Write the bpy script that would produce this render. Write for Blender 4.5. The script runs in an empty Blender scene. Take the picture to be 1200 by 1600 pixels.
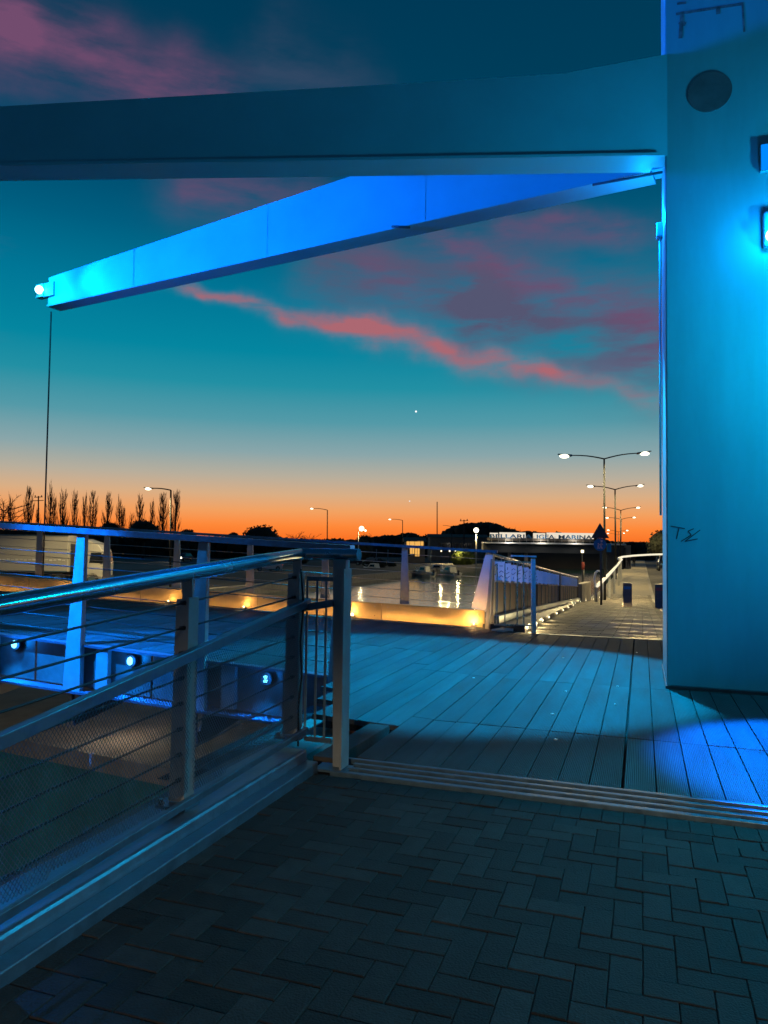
import bpy, math, random
from mathutils import Vector, Matrix

random.seed(11)
SC = bpy.context.scene
COL = SC.collection
PI = math.pi

# ------------------------------------------------------------------ camera
FPX = 1160.0                                    # focal length in pixels of a 1200 x 1600 picture
HC = 1.1
TH, RO = math.atan(53 / FPX), math.radians(0.8)
_f = Vector((0, math.cos(TH), math.sin(TH)))
_u0 = Vector((0, -math.sin(TH), math.cos(TH)))
_r0 = Vector((1, 0, 0))
_r = _r0 * math.cos(RO) + _u0 * math.sin(RO)
_u = _u0 * math.cos(RO) - _r0 * math.sin(RO)
CAM = Vector((0, 0, HC))
cam_d = bpy.data.cameras.new('camera')
cam_d.sensor_fit = 'VERTICAL'
cam_d.sensor_height = 36.0
cam_d.lens = FPX / 1600 * 36.0
cam_d.clip_start = 0.05
cam_d.clip_end = 3000
cam = bpy.data.objects.new('camera', cam_d)
COL.objects.link(cam)
cam.matrix_world = Matrix((( _r.x, _u.x, -_f.x, 0), (_r.y, _u.y, -_f.y, 0), (_r.z, _u.z, -_f.z, HC), (0, 0, 0, 1)))
SC.camera = cam

# ------------------------------------------------------------------ exposure
SC.view_settings.view_transform = 'Standard'
SC.view_settings.look = 'None'
SC.view_settings.exposure = 0.0
SC.view_settings.gamma = 1.0
SC.view_settings.use_curve_mapping = False
SC.cycles.use_denoising = True
SC.cycles.max_bounces = 6
SC.cycles.sample_clamp_indirect = 4.0


def lin(r, g, b):
    def c(x):
        x /= 255.0
        return x / 12.92 if x <= 0.04045 else ((x + 0.055) / 1.055) ** 2.4
    return (c(r), c(g), c(b), 1.0)


# ------------------------------------------------------------------ measured points -> places
def ray(px, py):
    return (_f + _r * ((px - 600) / FPX) + _u * ((800 - py) / FPX))


def at(px, py, Y):
    d = ray(px, py)
    return CAM + d * (Y / d.y)


def on(px, py, z):
    d = ray(px, py)
    return CAM + d * ((z - HC) / d.z)


def pix(p):
    q = Vector(p) - CAM
    w = q.dot(_f)
    if w <= 0.01:
        return (-9999, -9999, w)
    return (600 + FPX * q.dot(_r) / w, 800 - FPX * q.dot(_u) / w, w)


PH = math.atan(403 / FPX)
CP, SP = math.cos(PH), math.sin(PH)


def W(u, v, z=0.0):                              # u along the quay walk, v to its right
    return Vector((v * CP + u * SP, -v * SP + u * CP, z))


def UV(p):
    return (p[0] * SP + p[1] * CP, p[0] * CP - p[1] * SP)


DU, DV, DZ = W(1, 0), W(0, 1), Vector((0, 0, 1))

# ------------------------------------------------------------------ world: dusk sky
wd = bpy.data.worlds.new('World')
SC.world = wd
wd.use_nodes = True
N, L = wd.node_tree.nodes, wd.node_tree.links
N.clear()


def nd(t, **kw):
    n = N.new(t)
    for k, v in kw.items():
        setattr(n, k, v)
    return n


def mth(op, a, b=None, c=None, clamp=False):
    n = N.new('ShaderNodeMath')
    n.operation = op
    n.use_clamp = clamp
    for i, x in enumerate((a, b, c)):
        if x is None:
            continue
        if isinstance(x, (int, float)):
            n.inputs[i].default_value = x
        else:
            L.new(x, n.inputs[i])
    return n.outputs[0]


tc = nd('ShaderNodeTexCoord')
sep = nd('ShaderNodeSeparateXYZ')
nrm = nd('ShaderNodeVectorMath', operation='NORMALIZE')
L.new(tc.outputs['Generated'], nrm.inputs[0])
L.new(nrm.outputs[0], sep.inputs[0])
az = mth('MULTIPLY', mth('ARCTAN2', sep.outputs[0], sep.outputs[1]), 180 / PI)
el = mth('MULTIPLY', mth('ARCSINE', sep.outputs[2]), 180 / PI)


def azel(px, py):
    d = ray(px, py).normalized()
    return (math.degrees(math.atan2(d.x, d.y)), math.degrees(math.asin(d.z)))


ramp = nd('ShaderNodeValToRGB')
L.new(mth('DIVIDE', mth('ADD', el, 2.0), 62.0, clamp=True), ramp.inputs[0])
stops = [(-2, (222, 96, 34)), (0.4, (250, 112, 34)), (1.5, (255, 138, 58)), (2.6, (242, 162, 98)), (3.8, (218, 174, 132)),
         (5.2, (184, 174, 156)), (7.0, (138, 166, 170)), (9.4, (84, 154, 168)), (12.0, (34, 144, 164)), (14.5, (4, 134, 160)),
         (18.5, (0, 118, 150)), (22.5, (0, 94, 128)), (27, (0, 70, 104)), (33, (0, 61, 90)), (40, (0, 55, 84)), (60, (0, 46, 78))]
cr = ramp.color_ramp
while len(cr.elements) > 1:
    cr.elements.remove(cr.elements[-1])
for i, (e, c) in enumerate(stops):
    x = (e + 2) / 62.0
    s = cr.elements[0] if i == 0 else cr.elements.new(x)
    s.position = x
    s.color = lin(*c)

# away from the sunset the low glow fades into dusk blue
daz = mth('ABSOLUTE', mth('SUBTRACT', az, 0.0))
away = nd('ShaderNodeMapRange')
away.interpolation_type = 'SMOOTHSTEP'
L.new(daz, away.inputs[0])
away.inputs[1].default_value = 40
away.inputs[2].default_value = 150
ramp2 = nd('ShaderNodeValToRGB')
L.new(mth('DIVIDE', mth('ADD', el, 2.0), 62.0, clamp=True), ramp2.inputs[0])
r2 = ramp2.color_ramp
r2.elements[0].color = lin(34, 62, 92)
r2.elements[1].position = 0.5
r2.elements[1].color = lin(0, 46, 78)
base = nd('ShaderNodeMix', data_type='RGBA')
L.new(away.outputs[0], base.inputs[0])
L.new(ramp.outputs[0], base.inputs[6])
L.new(ramp2.outputs[0], base.inputs[7])

# wispy clouds, drawn in azimuth / elevation
cv = nd('ShaderNodeCombineXYZ')
L.new(az, cv.inputs[0])
L.new(el, cv.inputs[1])
nz1 = nd('ShaderNodeTexNoise')
nz1.inputs['Scale'].default_value = 0.22
nz1.inputs['Detail'].default_value = 5
L.new(cv.outputs[0], nz1.inputs['Vector'])
sn = nd('ShaderNodeSeparateColor')
L.new(nz1.outputs['Color'], sn.inputs[0])
waz = mth('ADD', az, mth('MULTIPLY', mth('SUBTRACT', sn.outputs[0], 0.5), 5.0))
wel = mth('ADD', el, mth('MULTIPLY', mth('SUBTRACT', sn.outputs[1], 0.5), 3.2))
mp = nd('ShaderNodeMapping')
mp.inputs['Rotation'].default_value = (0, 0, math.radians(14))
mp.inputs['Scale'].default_value = (0.13, 0.55, 1)
L.new(cv.outputs[0], mp.inputs[0])
nz2 = nd('ShaderNodeTexNoise')
nz2.inputs['Scale'].default_value = 1.0
nz2.inputs['Detail'].default_value = 7
nz2.inputs['Roughness'].default_value = 0.6
L.new(mp.outputs[0], nz2.inputs['Vector'])
wisp = nd('ShaderNodeMapRange')
L.new(nz2.outputs[0], wisp.inputs[0])
wisp.inputs[1].default_value = 0.32
wisp.inputs[2].default_value = 0.62


def streak(p0, p1, w0, w1, amp):
    a, b = azel(*p0), azel(*p1)
    dx, dy = b[0] - a[0], b[1] - a[1]
    ln = math.hypot(dx, dy)
    dx, dy = dx / ln, dy / ln
    rx, ry = mth('SUBTRACT', waz, a[0]), mth('SUBTRACT', wel, a[1])
    t = mth('ADD', mth('MULTIPLY', rx, dx), mth('MULTIPLY', ry, dy))
    d = mth('ADD', mth('MULTIPLY', rx, -dy), mth('MULTIPLY', ry, dx))
    tn = mth('DIVIDE', t, ln, clamp=True)
    w = mth('MULTIPLY_ADD', tn, (w1 - w0) / 20.0, w0 / 20.0)     # 20 px per degree
    q = mth('DIVIDE', d, w)
    g = mth('POWER', 2.718, mth('MULTIPLY', mth('MULTIPLY', q, q), -1.0))
    ov = mth('DIVIDE', mth('SUBTRACT', t, mth('MULTIPLY', tn, ln)), 1.9)
    end = mth('POWER', 2.718, mth('MULTIPLY', mth('MULTIPLY', ov, ov), -1.0))
    return mth('MULTIPLY', mth('MULTIPLY', g, end), amp)


def ssum(lst):
    o = lst[0]
    for x in lst[1:]:
        o = mth('ADD', o, x)
    return o


thin = ssum([streak((300, 450), (560, 510), 7, 14, 1.0), streak((560, 510), (850, 580), 14, 15, 0.95), streak((850, 580), (1010, 618), 15, 11, 0.45)])
pink = ssum([streak((700, 378), (1040, 510), 18, 32, 0.7), streak((800, 348), (965, 362), 22, 18, 0.62), streak((290, 295), (470, 318), 40, 30, 0.55),
             streak((-260, -60), (20, 40), 80, 50, 0.65), streak((20, 40), (340, 150), 46, 34, 0.85), streak((585, 425), (630, 450), 30, 30, 0.4),
             streak((840, 590), (1040, 565), 22, 26, 0.4), streak((1250, 560), (1700, 640), 50, 60, 0.6), streak((-600, 420), (-250, 470), 30, 40, 0.5)])
mauve = ssum([streak((500, 410), (760, 460), 60, 70, 0.95), streak((760, 460), (1060, 530), 70, 80, 0.95), streak((420, 110), (560, 170), 60, 50, 0.3)])
# the same wisps go on over the rest of the sky, faintly
gen = nd('ShaderNodeMapRange')
L.new(nz2.outputs[0], gen.inputs[0])
gen.inputs[1].default_value = 0.58
gen.inputs[2].default_value = 0.8
gen.inputs[4].default_value = 0.5
outside = nd('ShaderNodeMapRange')
L.new(daz, outside.inputs[0])
outside.inputs[1].default_value = 26
outside.inputs[2].default_value = 40
hi = nd('ShaderNodeMapRange')
L.new(el, hi.inputs[0])
hi.inputs[1].default_value = 8
hi.inputs[2].default_value = 18
pinkall = mth('ADD', pink, mth('MULTIPLY', mth('MULTIPLY', gen.outputs[0], outside.outputs[0]), hi.outputs[0]))
wis = mth('MULTIPLY_ADD', wisp.outputs[0], 0.85, 0.18)


def mixc(fac, a, col):
    m = nd('ShaderNodeMix', data_type='RGBA')
    m.clamp_factor = True
    L.new(fac, m.inputs[0])
    L.new(a, m.inputs[6])
    m.inputs[7].default_value = col
    return m.outputs[2]


c0 = mixc(mth('MULTIPLY', mauve, wis, clamp=True), base.outputs[2], lin(84, 86, 114))
c1 = mixc(mth('MULTIPLY', pinkall, wis, clamp=True), c0, lin(114, 76, 110))
c2 = mixc(mth('MULTIPLY', thin, wis, clamp=True), c1, lin(172, 104, 114))


def star(prev, px, py, rad, amp):
    d = ray(px, py).normalized()
    dot = nd('ShaderNodeVectorMath', operation='DOT_PRODUCT')
    L.new(nrm.outputs[0], dot.inputs[0])
    dot.inputs[1].default_value = d
    f = nd('ShaderNodeMapRange')
    L.new(dot.outputs['Value'], f.inputs[0])
    f.inputs[1].default_value = math.cos(rad)
    f.inputs[2].default_value = math.cos(rad * 0.3)
    return mixc(f.outputs[0], prev, (amp, amp, amp, 1))


c3 = star(star(c2, 650, 643, 0.0015, 1.4), 640, 783, 0.0011, 0.9)
bg = nd('ShaderNodeBackground')
L.new(c3, bg.inputs[0])
bg.inputs[1].default_value = 1.0
wo = nd('ShaderNodeOutputWorld')
L.new(bg.outputs[0], wo.inputs[0])


# ------------------------------------------------------------------ lights
def light(name, kind, loc, col, power, size=0.05, parent=None, aim=None, spot=None, blend=0.3):
    d = bpy.data.lights.new(name, kind)
    d.color = col
    d.energy = power
    d.shadow_soft_size = size
    if kind == 'SPOT':
        d.spot_size = math.radians(spot)
        d.spot_blend = blend
    o = bpy.data.objects.new(name, d)
    COL.objects.link(o)
    if parent is not None:
        o.parent = parent
        loc = Vector(loc) - parent.location
    o.location = loc
    if aim is not None:
        src = Vector(loc) + (parent.location if parent is not None else Vector((0, 0, 0)))
        o.rotation_euler = (Vector(aim) - src).to_track_quat('-Z', 'Y').to_euler()
    return o


BLUE = (0.0, 0.20, 1.0)
TEAL = (0.0, 0.42, 1.0)
WARM = (1.0, 0.50, 0.15)
LAMPW = (1.0, 0.76, 0.34)


# ------------------------------------------------------------------ mesh helpers
class MB:
    def __init__(s):
        s.v, s.f, s.sm = [], [], []

    def quad(s, a, b, c, d):
        i = len(s.v)
        s.v += [Vector(a), Vector(b), Vector(c), Vector(d)]
        s.f.append((i, i + 1, i + 2, i + 3))
        s.sm.append(False)

    def tri(s, a, b, c):
        i = len(s.v)
        s.v += [Vector(a), Vector(b), Vector(c)]
        s.f.append((i, i + 1, i + 2))
        s.sm.append(False)

    def hexa(s, p):                                # 8 corners: bottom 4 (ccw), top 4
        i = len(s.v)
        s.v += [Vector(q) for q in p]
        for f in ((3, 2, 1, 0), (4, 5, 6, 7), (0, 1, 5, 4), (1, 2, 6, 5), (2, 3, 7, 6), (3, 0, 4, 7)):
            s.f.append(tuple(i + k for k in f))
            s.sm.append(False)

    def box(s, c, size, x=None, y=None, z=None):   # centred box on given axes
        x = Vector(x if x is not None else (1, 0, 0)) * size[0] / 2
        y = Vector(y if y is not None else (0, 1, 0)) * size[1] / 2
        z = Vector(z if z is not None else (0, 0, 1)) * size[2] / 2
        c = Vector(c)
        s.hexa([c - x - y - z, c + x - y - z, c + x + y - z, c - x + y - z, c - x - y + z, c + x - y + z, c + x + y + z, c - x + y + z])

    def bar(s, a, b, w, h, up=(0, 0, 1), w2=None, h2=None):   # box from a to b, tapering
        a, b = Vector(a), Vector(b)
        d = (b - a).normalized()
        side = d.cross(Vector(up))
        if side.length < 1e-4:
            side = d.cross(Vector((1, 0, 0)))
        side.normalize()
        t = side.cross(d).normalized()
        w2 = w if w2 is None else w2
        h2 = h if h2 is None else h2
        s.hexa([a - side * w / 2 - t * h / 2, a + side * w / 2 - t * h / 2, b + side * w2 / 2 - t * h2 / 2, b - side * w2 / 2 - t * h2 / 2,
                a - side * w / 2 + t * h / 2, a + side * w / 2 + t * h / 2, b + side * w2 / 2 + t * h2 / 2, b - side * w2 / 2 + t * h2 / 2])

    def tube(s, pts, r, n=8, r2=None, caps=True, smooth=True):
        pts = [Vector(p) for p in pts]
        rings = []
        m = len(pts)
        prev = None
        for k, p in enumerate(pts):
            d = (pts[min(k + 1, m - 1)] - pts[max(k - 1, 0)]).normalized()
            if prev is None:
                a = d.cross(Vector((0, 0, 1)))
                if a.length < 0.05:
                    a = d.cross(Vector((1, 0, 0)))
            else:
                a = prev - d * prev.dot(d)
            a.normalize()
            prev = a
            b = d.cross(a)
            rr = r if r2 is None else r + (r2 - r) * k / max(1, m - 1)
            i = len(s.v)
            for j in range(n):
                t = 2 * PI * j / n
                s.v.append(p + (a * math.cos(t) + b * math.sin(t)) * rr)
            rings.append(i)
        for k in range(m - 1):
            for j in range(n):
                s.f.append((rings[k] + j, rings[k] + (j + 1) % n, rings[k + 1] + (j + 1) % n, rings[k + 1] + j))
                s.sm.append(smooth and n > 4)
        if caps:
            s.f.append(tuple(rings[0] + j for j in reversed(range(n))))
            s.f.append(tuple(rings[-1] + j for j in range(n)))
            s.sm += [False, False]

    def prism(s, poly, d):                         # polygon extruded by d
        i, n = len(s.v), len(poly)
        d = Vector(d)
        s.v += [Vector(p) for p in poly] + [Vector(p) + d for p in poly]
        s.f.append(tuple(i + k for k in reversed(range(n))))
        s.f.append(tuple(i + n + k for k in range(n)))
        s.sm += [False, False]
        for k in range(n):
            s.f.append((i + k, i + (k + 1) % n, i + n + (k + 1) % n, i + n + k))
            s.sm.append(False)

    def ball(s, c, r, nu=10, nv=6, sc=(1, 1, 1), jit=0.0):
        c = Vector(c)
        i = len(s.v)
        for a in range(nv + 1):
            th = PI * a / nv
            for b in range(nu):
                ph = 2 * PI * b / nu
                k = r * (1 + (random.uniform(-jit, jit) if 0 < a < nv else 0))
                s.v.append(c + Vector((math.sin(th) * math.cos(ph) * k * sc[0], math.sin(th) * math.sin(ph) * k * sc[1], math.cos(th) * k * sc[2])))
        for a in range(nv):
            for b in range(nu):
                s.f.append((i + a * nu + b, i + (a + 1) * nu + b, i + (a + 1) * nu + (b + 1) % nu, i + a * nu + (b + 1) % nu))
                s.sm.append(True)

    def mesh(s, name, mat, off=(0, 0, 0)):
        me = bpy.data.meshes.new(name)
        off = Vector(off)
        me.from_pydata([tuple(p - off) for p in s.v], [], s.f)
        me.polygons.foreach_set('use_smooth', s.sm)
        me.materials.append(mat)
        me.update()
        return me


def root_off(o):
    off = Vector((0, 0, 0))
    while o is not None:
        off += o.location
        o = o.parent
    return off


def put(name, mb, mat, parent=None, bevel=0.0):
    me = mb.mesh(name, mat, root_off(parent))
    o = bpy.data.objects.new(name, me)
    COL.objects.link(o)
    if parent is not None:
        o.parent = parent
    if bevel:
        m = o.modifiers.new('bevel', 'BEVEL')
        m.width = bevel
        m.segments = 2
        m.limit_method = 'ANGLE'
    return o


def tag(o, label, cat, group=None):
    o['label'] = label
    o['category'] = cat
    if group:
        o['group'] = group
    return o


def thing(name, loc, label, cat, group=None):
    o = bpy.data.objects.new(name, None)
    o.empty_display_size = 0.2
    COL.objects.link(o)
    o.location = loc
    return tag(o, label, cat, group)


def struct(name, mb, mat, parent=None):
    o = put(name, mb, mat, parent)
    o['kind'] = 'structure'
    return o


def copy_tree(o, parent=None):
    c = o.copy()
    COL.objects.link(c)
    if parent is not None:
        c.parent = parent
    for ch in list(o.children):
        copy_tree(ch, c)
    return c


# ------------------------------------------------------------------ materials
def mat(name, col, rough=0.5, metal=0.0, var=0.25, scale=6.0, bump=0.0, bscale=40.0, spec=None, obj_var=0.0, stretch=None, rvar=0.12):
    m = bpy.data.materials.new(name)
    m.use_nodes = True
    nt = m.node_tree
    ns, ls = nt.nodes, nt.links
    p = ns['Principled BSDF']
    p.inputs['Roughness'].default_value = rough
    p.inputs['Metallic'].default_value = metal
    if spec is not None:
        p.inputs['Specular IOR Level'].default_value = spec
    t = ns.new('ShaderNodeTexCoord')
    vec = t.outputs['Object']
    if stretch:
        mpg = ns.new('ShaderNodeMapping')
        mpg.inputs['Scale'].default_value = stretch
        ls.new(vec, mpg.inputs[0])
        vec = mpg.outputs[0]
    if obj_var:
        oi = ns.new('ShaderNodeObjectInfo')
        ad = ns.new('ShaderNodeVectorMath')
        ad.operation = 'MULTIPLY_ADD'
        cx = ns.new('ShaderNodeCombineXYZ')
        ls.new(oi.outputs['Random'], cx.inputs[0])
        ls.new(oi.outputs['Random'], cx.inputs[1])
        ls.new(cx.outputs[0], ad.inputs[0])
        ad.inputs[1].default_value = (50, 30, 0)
        ls.new(vec, ad.inputs[2])
        vec = ad.outputs[0]
    n = ns.new('ShaderNodeTexNoise')
    n.inputs['Scale'].default_value = scale
    n.inputs['Detail'].default_value = 6
    n.inputs['Roughness'].default_value = 0.65
    ls.new(vec, n.inputs['Vector'])
    mr = ns.new('ShaderNodeMapRange')
    mr.inputs[1].default_value = 0.3
    mr.inputs[2].default_value = 0.7
    mr.inputs[3].default_value = 1 - var
    mr.inputs[4].default_value = 1 + var
    ls.new(n.outputs[0], mr.inputs[0])
    fac = mr.outputs[0]
    if obj_var:
        m2 = ns.new('ShaderNodeMapRange')
        m2.inputs[3].default_value = 1 - obj_var
        m2.inputs[4].default_value = 1 + obj_var
        ls.new(oi.outputs['Random'], m2.inputs[0])
        mu = ns.new('ShaderNodeMath')
        mu.operation = 'MULTIPLY'
        ls.new(fac, mu.inputs[0])
        ls.new(m2.outputs[0], mu.inputs[1])
        fac = mu.outputs[0]
    vm = ns.new('ShaderNodeVectorMath')
    vm.operation = 'SCALE'
    vm.inputs[0].default_value = col
    ls.new(fac, vm.inputs['Scale'])
    ls.new(vm.outputs[0], p.inputs['Base Color'])
    r2_ = ns.new('ShaderNodeMapRange')
    r2_.inputs[1].default_value = 0.3
    r2_.inputs[2].default_value = 0.7
    r2_.inputs[3].default_value = max(0.02, rough - rvar)
    r2_.inputs[4].default_value = min(1, rough + rvar)
    ls.new(n.outputs[0], r2_.inputs[0])
    ls.new(r2_.outputs[0], p.inputs['Roughness'])
    if bump:
        nb = ns.new('ShaderNodeTexNoise')
        nb.inputs['Scale'].default_value = bscale
        nb.inputs['Detail'].default_value = 4
        ls.new(vec, nb.inputs['Vector'])
        b = ns.new('ShaderNodeBump')
        b.inputs['Strength'].default_value = bump
        b.inputs['Distance'].default_value = 0.01
        ls.new(nb.outputs[0], b.inputs['Height'])
        ls.new(b.outputs[0], p.inputs['Normal'])
    return m


def emit(name, col, strength):
    m = bpy.data.materials.new(name)
    m.use_nodes = True
    nt = m.node_tree
    nt.nodes.clear()
    e = nt.nodes.new('ShaderNodeEmission')
    e.inputs[0].default_value = (*col[:3], 1)
    e.inputs[1].default_value = strength
    o = nt.nodes.new('ShaderNodeOutputMaterial')
    nt.links.new(e.outputs[0], o.inputs[0])
    return m


M = dict(
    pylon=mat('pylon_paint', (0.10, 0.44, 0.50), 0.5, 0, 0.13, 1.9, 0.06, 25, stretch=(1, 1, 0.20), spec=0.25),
    arm=mat('arm_paint', (0.08, 0.44, 0.52), 0.5, 0, 0.07, 1.5, 0.03, 30),
    disc=mat('disc_steel', (0.16, 0.18, 0.19), 0.5, 0.3, 0.2, 8),
    dirt=mat('drain_stain', (0.15, 0.20, 0.21), 0.8, 0, 0.5, 14),
    ink=mat('marker_ink', (0.05, 0.06, 0.07), 0.6),
    brick=mat('paver', (0.040, 0.036, 0.033), 0.85, 0, 0.34, 16, 0.5, 150, obj_var=0.30, spec=0.2),
    sand=mat('paver_joint_sand', (0.024, 0.022, 0.020), 0.95, 0, 0.5, 60, 0.4, 200),
    mortar=mat('joint_sand', (0.016, 0.016, 0.015), 0.95, 0, 0.4, 60, 0.4, 200),
    steel=mat('brushed_steel', (0.42, 0.42, 0.41), 0.30, 0.9, 0.14, 9, 0.05, 60, stretch=(1, 1, 1)),
    galv=mat('galvanised_steel', (0.11, 0.18, 0.23), 0.40, 0.5, 0.22, 14, 0.10, 60),
    rail=mat('rail_tube', (0.30, 0.38, 0.44), 0.22, 0.9, 0.12, 5, 0.04, 30),
    post=mat('post_paint', (0.29, 0.30, 0.29), 0.5, 0.0, 0.16, 7, 0.08, 50),
    white=mat('white_paint', (0.72, 0.72, 0.70), 0.4, 0, 0.08, 6),
    wire=mat('wire', (0.055, 0.058, 0.06), 0.45, 0.6, 0.1),
    wirel=mat('bright_wire', (0.45, 0.45, 0.44), 0.4, 0.7, 0.1),
    dark=mat('dark_steel', (0.05, 0.055, 0.06), 0.55, 0.2, 0.3, 8),
    fascia=mat('fascia_steel', (0.17, 0.145, 0.12), 0.45, 0.25, 0.35, 3.5, 0.1, 30),
    kick=mat('kick_plate_steel', (0.50, 0.40, 0.20), 0.42, 0.75, 0.10, 3, 0.10, 14, rvar=0.10),
    concrete=mat('concrete', (0.22, 0.205, 0.18), 0.85, 0, 0.3, 3, 0.3, 40),
    ledge=mat('ledge_concrete', (0.26, 0.22, 0.18), 0.85, 0, 0.3, 2.2, 0.3, 40),
    teal_face=mat('teal_pier_face', (0.018, 0.15, 0.165), 0.8, 0, 0.35, 1.5, 0.2, 20),  # teal shine of the canal water put into the wall colour
    timber=mat('edge_timber', (0.05, 0.042, 0.036), 0.8, 0, 0.4, 8, 0.3, 40),
    path=mat('far_paving', (0.21, 0.185, 0.14), 0.8, 0, 0.22, 3),
    asphalt=mat('asphalt', (0.055, 0.053, 0.05), 0.85, 0, 0.3, 2.5, 0.2, 30),
    soil=mat('ground', (0.022, 0.021, 0.018), 0.95, 0, 0.4, 0.4),
    foliage=mat('foliage', (0.020, 0.024, 0.014), 0.9, 0, 0.4, 0.5),
    bark=mat('bark', (0.038, 0.030, 0.024), 0.9, 0, 0.3, 2),
    black=mat('rubber', (0.012, 0.012, 0.013), 0.8),
    glass=mat('vehicle_glass', (0.015, 0.018, 0.02), 0.08, 0, 0.1),
    trailer=mat('trailer_panel', (0.42, 0.41, 0.39), 0.55, 0, 0.12, 0.8, stretch=(0.3, 0.3, 1)),
    carw=mat('car_white', (0.55, 0.55, 0.54), 0.25, 0, 0.05),
    card=mat('car_dark', (0.03, 0.035, 0.045), 0.2, 0, 0.1),
    wall=mat('building_render', (0.17, 0.15, 0.12), 0.9, 0, 0.2, 1),
    roof=mat('roof_tile', (0.07, 0.05, 0.04), 0.9, 0, 0.3, 2),
    slat=mat('balustrade_slat', (0.15, 0.12, 0.095), 0.6, 0.1, 0.25, 6),
    signblue=mat('sign_blue', (0.02, 0.17, 0.34), 0.4),
    signcyan=mat('sign_cyan', (0.02, 0.30, 0.40), 0.4),
    signpink=mat('sign_figure', (0.80, 0.50, 0.50), 0.5),
    pole=mat('lamp_pole_paint', (0.02, 0.022, 0.024), 0.7, 0, 0.2, 3, spec=0.15),
    rust=mat('bollard_steel', (0.12, 0.10, 0.085), 0.6, 0.2, 0.3, 6),
    rednose=mat('bollard_band', (0.35, 0.06, 0.04), 0.5),
    cloth=mat('dark_cloth', (0.02, 0.02, 0.024), 0.9, 0, 0.3, 9),
    skin=mat('skin', (0.30, 0.19, 0.14), 0.6),
    letters=mat('blue_letters', (0.03, 0.14, 0.30), 0.4),
    boat=mat('boat_gelcoat', (0.45, 0.45, 0.38), 0.35, 0, 0.15, 3),
    e_blue=emit('blue_lamp_glass', (0.35, 0.85, 1.0), 6),
    e_blue2=emit('blue_spot_glass', (0.12, 0.60, 1.0), 5),
    e_plate=emit('blue_plate_glow', (0.0, 0.23, 1.0), 1.1),
    e_warm=emit('warm_spot_glass', (1.0, 0.72, 0.36), 7),
    e_step=emit('step_light_glass', (1.0, 0.84, 0.52), 3),
    e_lamp=emit('street_lamp_glass', (1.0, 0.93, 0.66), 3.5),
    e_strip=emit('led_strip_glass', (1.0, 0.90, 0.66), 1.05),
    e_head=emit('headlight_glass', (1.0, 0.86, 0.62), 6),
    e_sign=emit('sign_backlight', (1.0, 0.88, 0.70), 0.85),
    e_win=emit('lit_window', (1.0, 0.52, 0.12), 0.9),
    e_red=emit('tail_light', (1.0, 0.08, 0.03), 1.5),
)


def plank_mat():
    m = mat('deck_plank', (0.092, 0.100, 0.102), 0.80, 0, 0.36, 4, obj_var=0.15, stretch=(1, 0.16, 1), spec=0.18)
    ns, ls = m.node_tree.nodes, m.node_tree.links
    p = ns['Principled BSDF']
    t = ns.new('ShaderNodeTexCoord')
    w = ns.new('ShaderNodeTexWave')
    w.wave_type = 'BANDS'
    w.bands_direction = 'X'
    w.inputs['Scale'].default_value = 36.0
    w.inputs['Distortion'].default_value = 0.0
    ls.new(t.outputs['Object'], w.inputs['Vector'])
    b = ns.new('ShaderNodeBump')
    b.inputs['Strength'].default_value = 0.9
    b.inputs['Distance'].default_value = 0.004
    ls.new(w.outputs[1], b.inputs['Height'])
    ls.new(b.outputs[0], p.inputs['Normal'])
    return m


M['plank'] = plank_mat()


def water_mat():
    m = bpy.data.materials.new('canal_water')
    m.use_nodes = True
    ns, ls = m.node_tree.nodes, m.node_tree.links
    p = ns['Principled BSDF']
    p.inputs['Base Color'].default_value = (0.012, 0.060, 0.060, 1)
    p.inputs['Roughness'].default_value = 0.06
    p.inputs['IOR'].default_value = 1.33
    t = ns.new('ShaderNodeTexCoord')
    n = ns.new('ShaderNodeTexNoise')
    n.inputs['Scale'].default_value = 1.6
    n.inputs['Detail'].default_value = 4
    ls.new(t.outputs['Object'], n.inputs['Vector'])
    b = ns.new('ShaderNodeBump')
    b.inputs['Strength'].default_value = 0.5
    b.inputs['Distance'].default_value = 0.05
    ls.new(n.outputs[0], b.inputs['Height'])
    ls.new(b.outputs[0], p.inputs['Normal'])
    return m


M['water'] = water_mat()

# ================================================================== SETTING
ZG, ZW = -2.2, -2.9                                # quay level across the canal, water level
V_L, V_R = -29.0, -2.75                            # canal walls


def zpath(u):                                      # the walk falls away behind the bridge
    if u < 9.75:
        return 0.0
    if u < 38:
        return -0.0505 * (u - 9.75)
    if u < 60:
        t = (u - 38) / 22
        return -1.427 - 0.0505 * 22 * (t - t * t / 2) * 1.1
    return -2.04


mb = MB()
mb.quad(W(-60, V_L, ZG), W(900, V_L, ZG), W(900, -900, ZG), W(-60, -900, ZG))
struct('ground', mb, M['soil'])
mb = MB()
mb.quad(W(-60, 14, ZG - 0.1), W(-60, 900, ZG - 0.1), W(900, 900, ZG - 0.1), W(900, 14, ZG - 0.1))
struct('ground', mb, M['soil'])
mb = MB()
mb.quad(W(-60, V_R, ZW), W(900, V_R, ZW), W(900, V_L, ZW), W(-60, V_L, ZW))
struct('canal_water', mb, M['water'])
mb = MB()
mb.box(W(420, V_L - 0.3, -2.9), (0.6, 960, 1.56), DV, DU)
o = put('quay_wall', mb, M['concrete'])
tag(o, 'low concrete quay wall along the far bank of the canal', 'wall')
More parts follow.
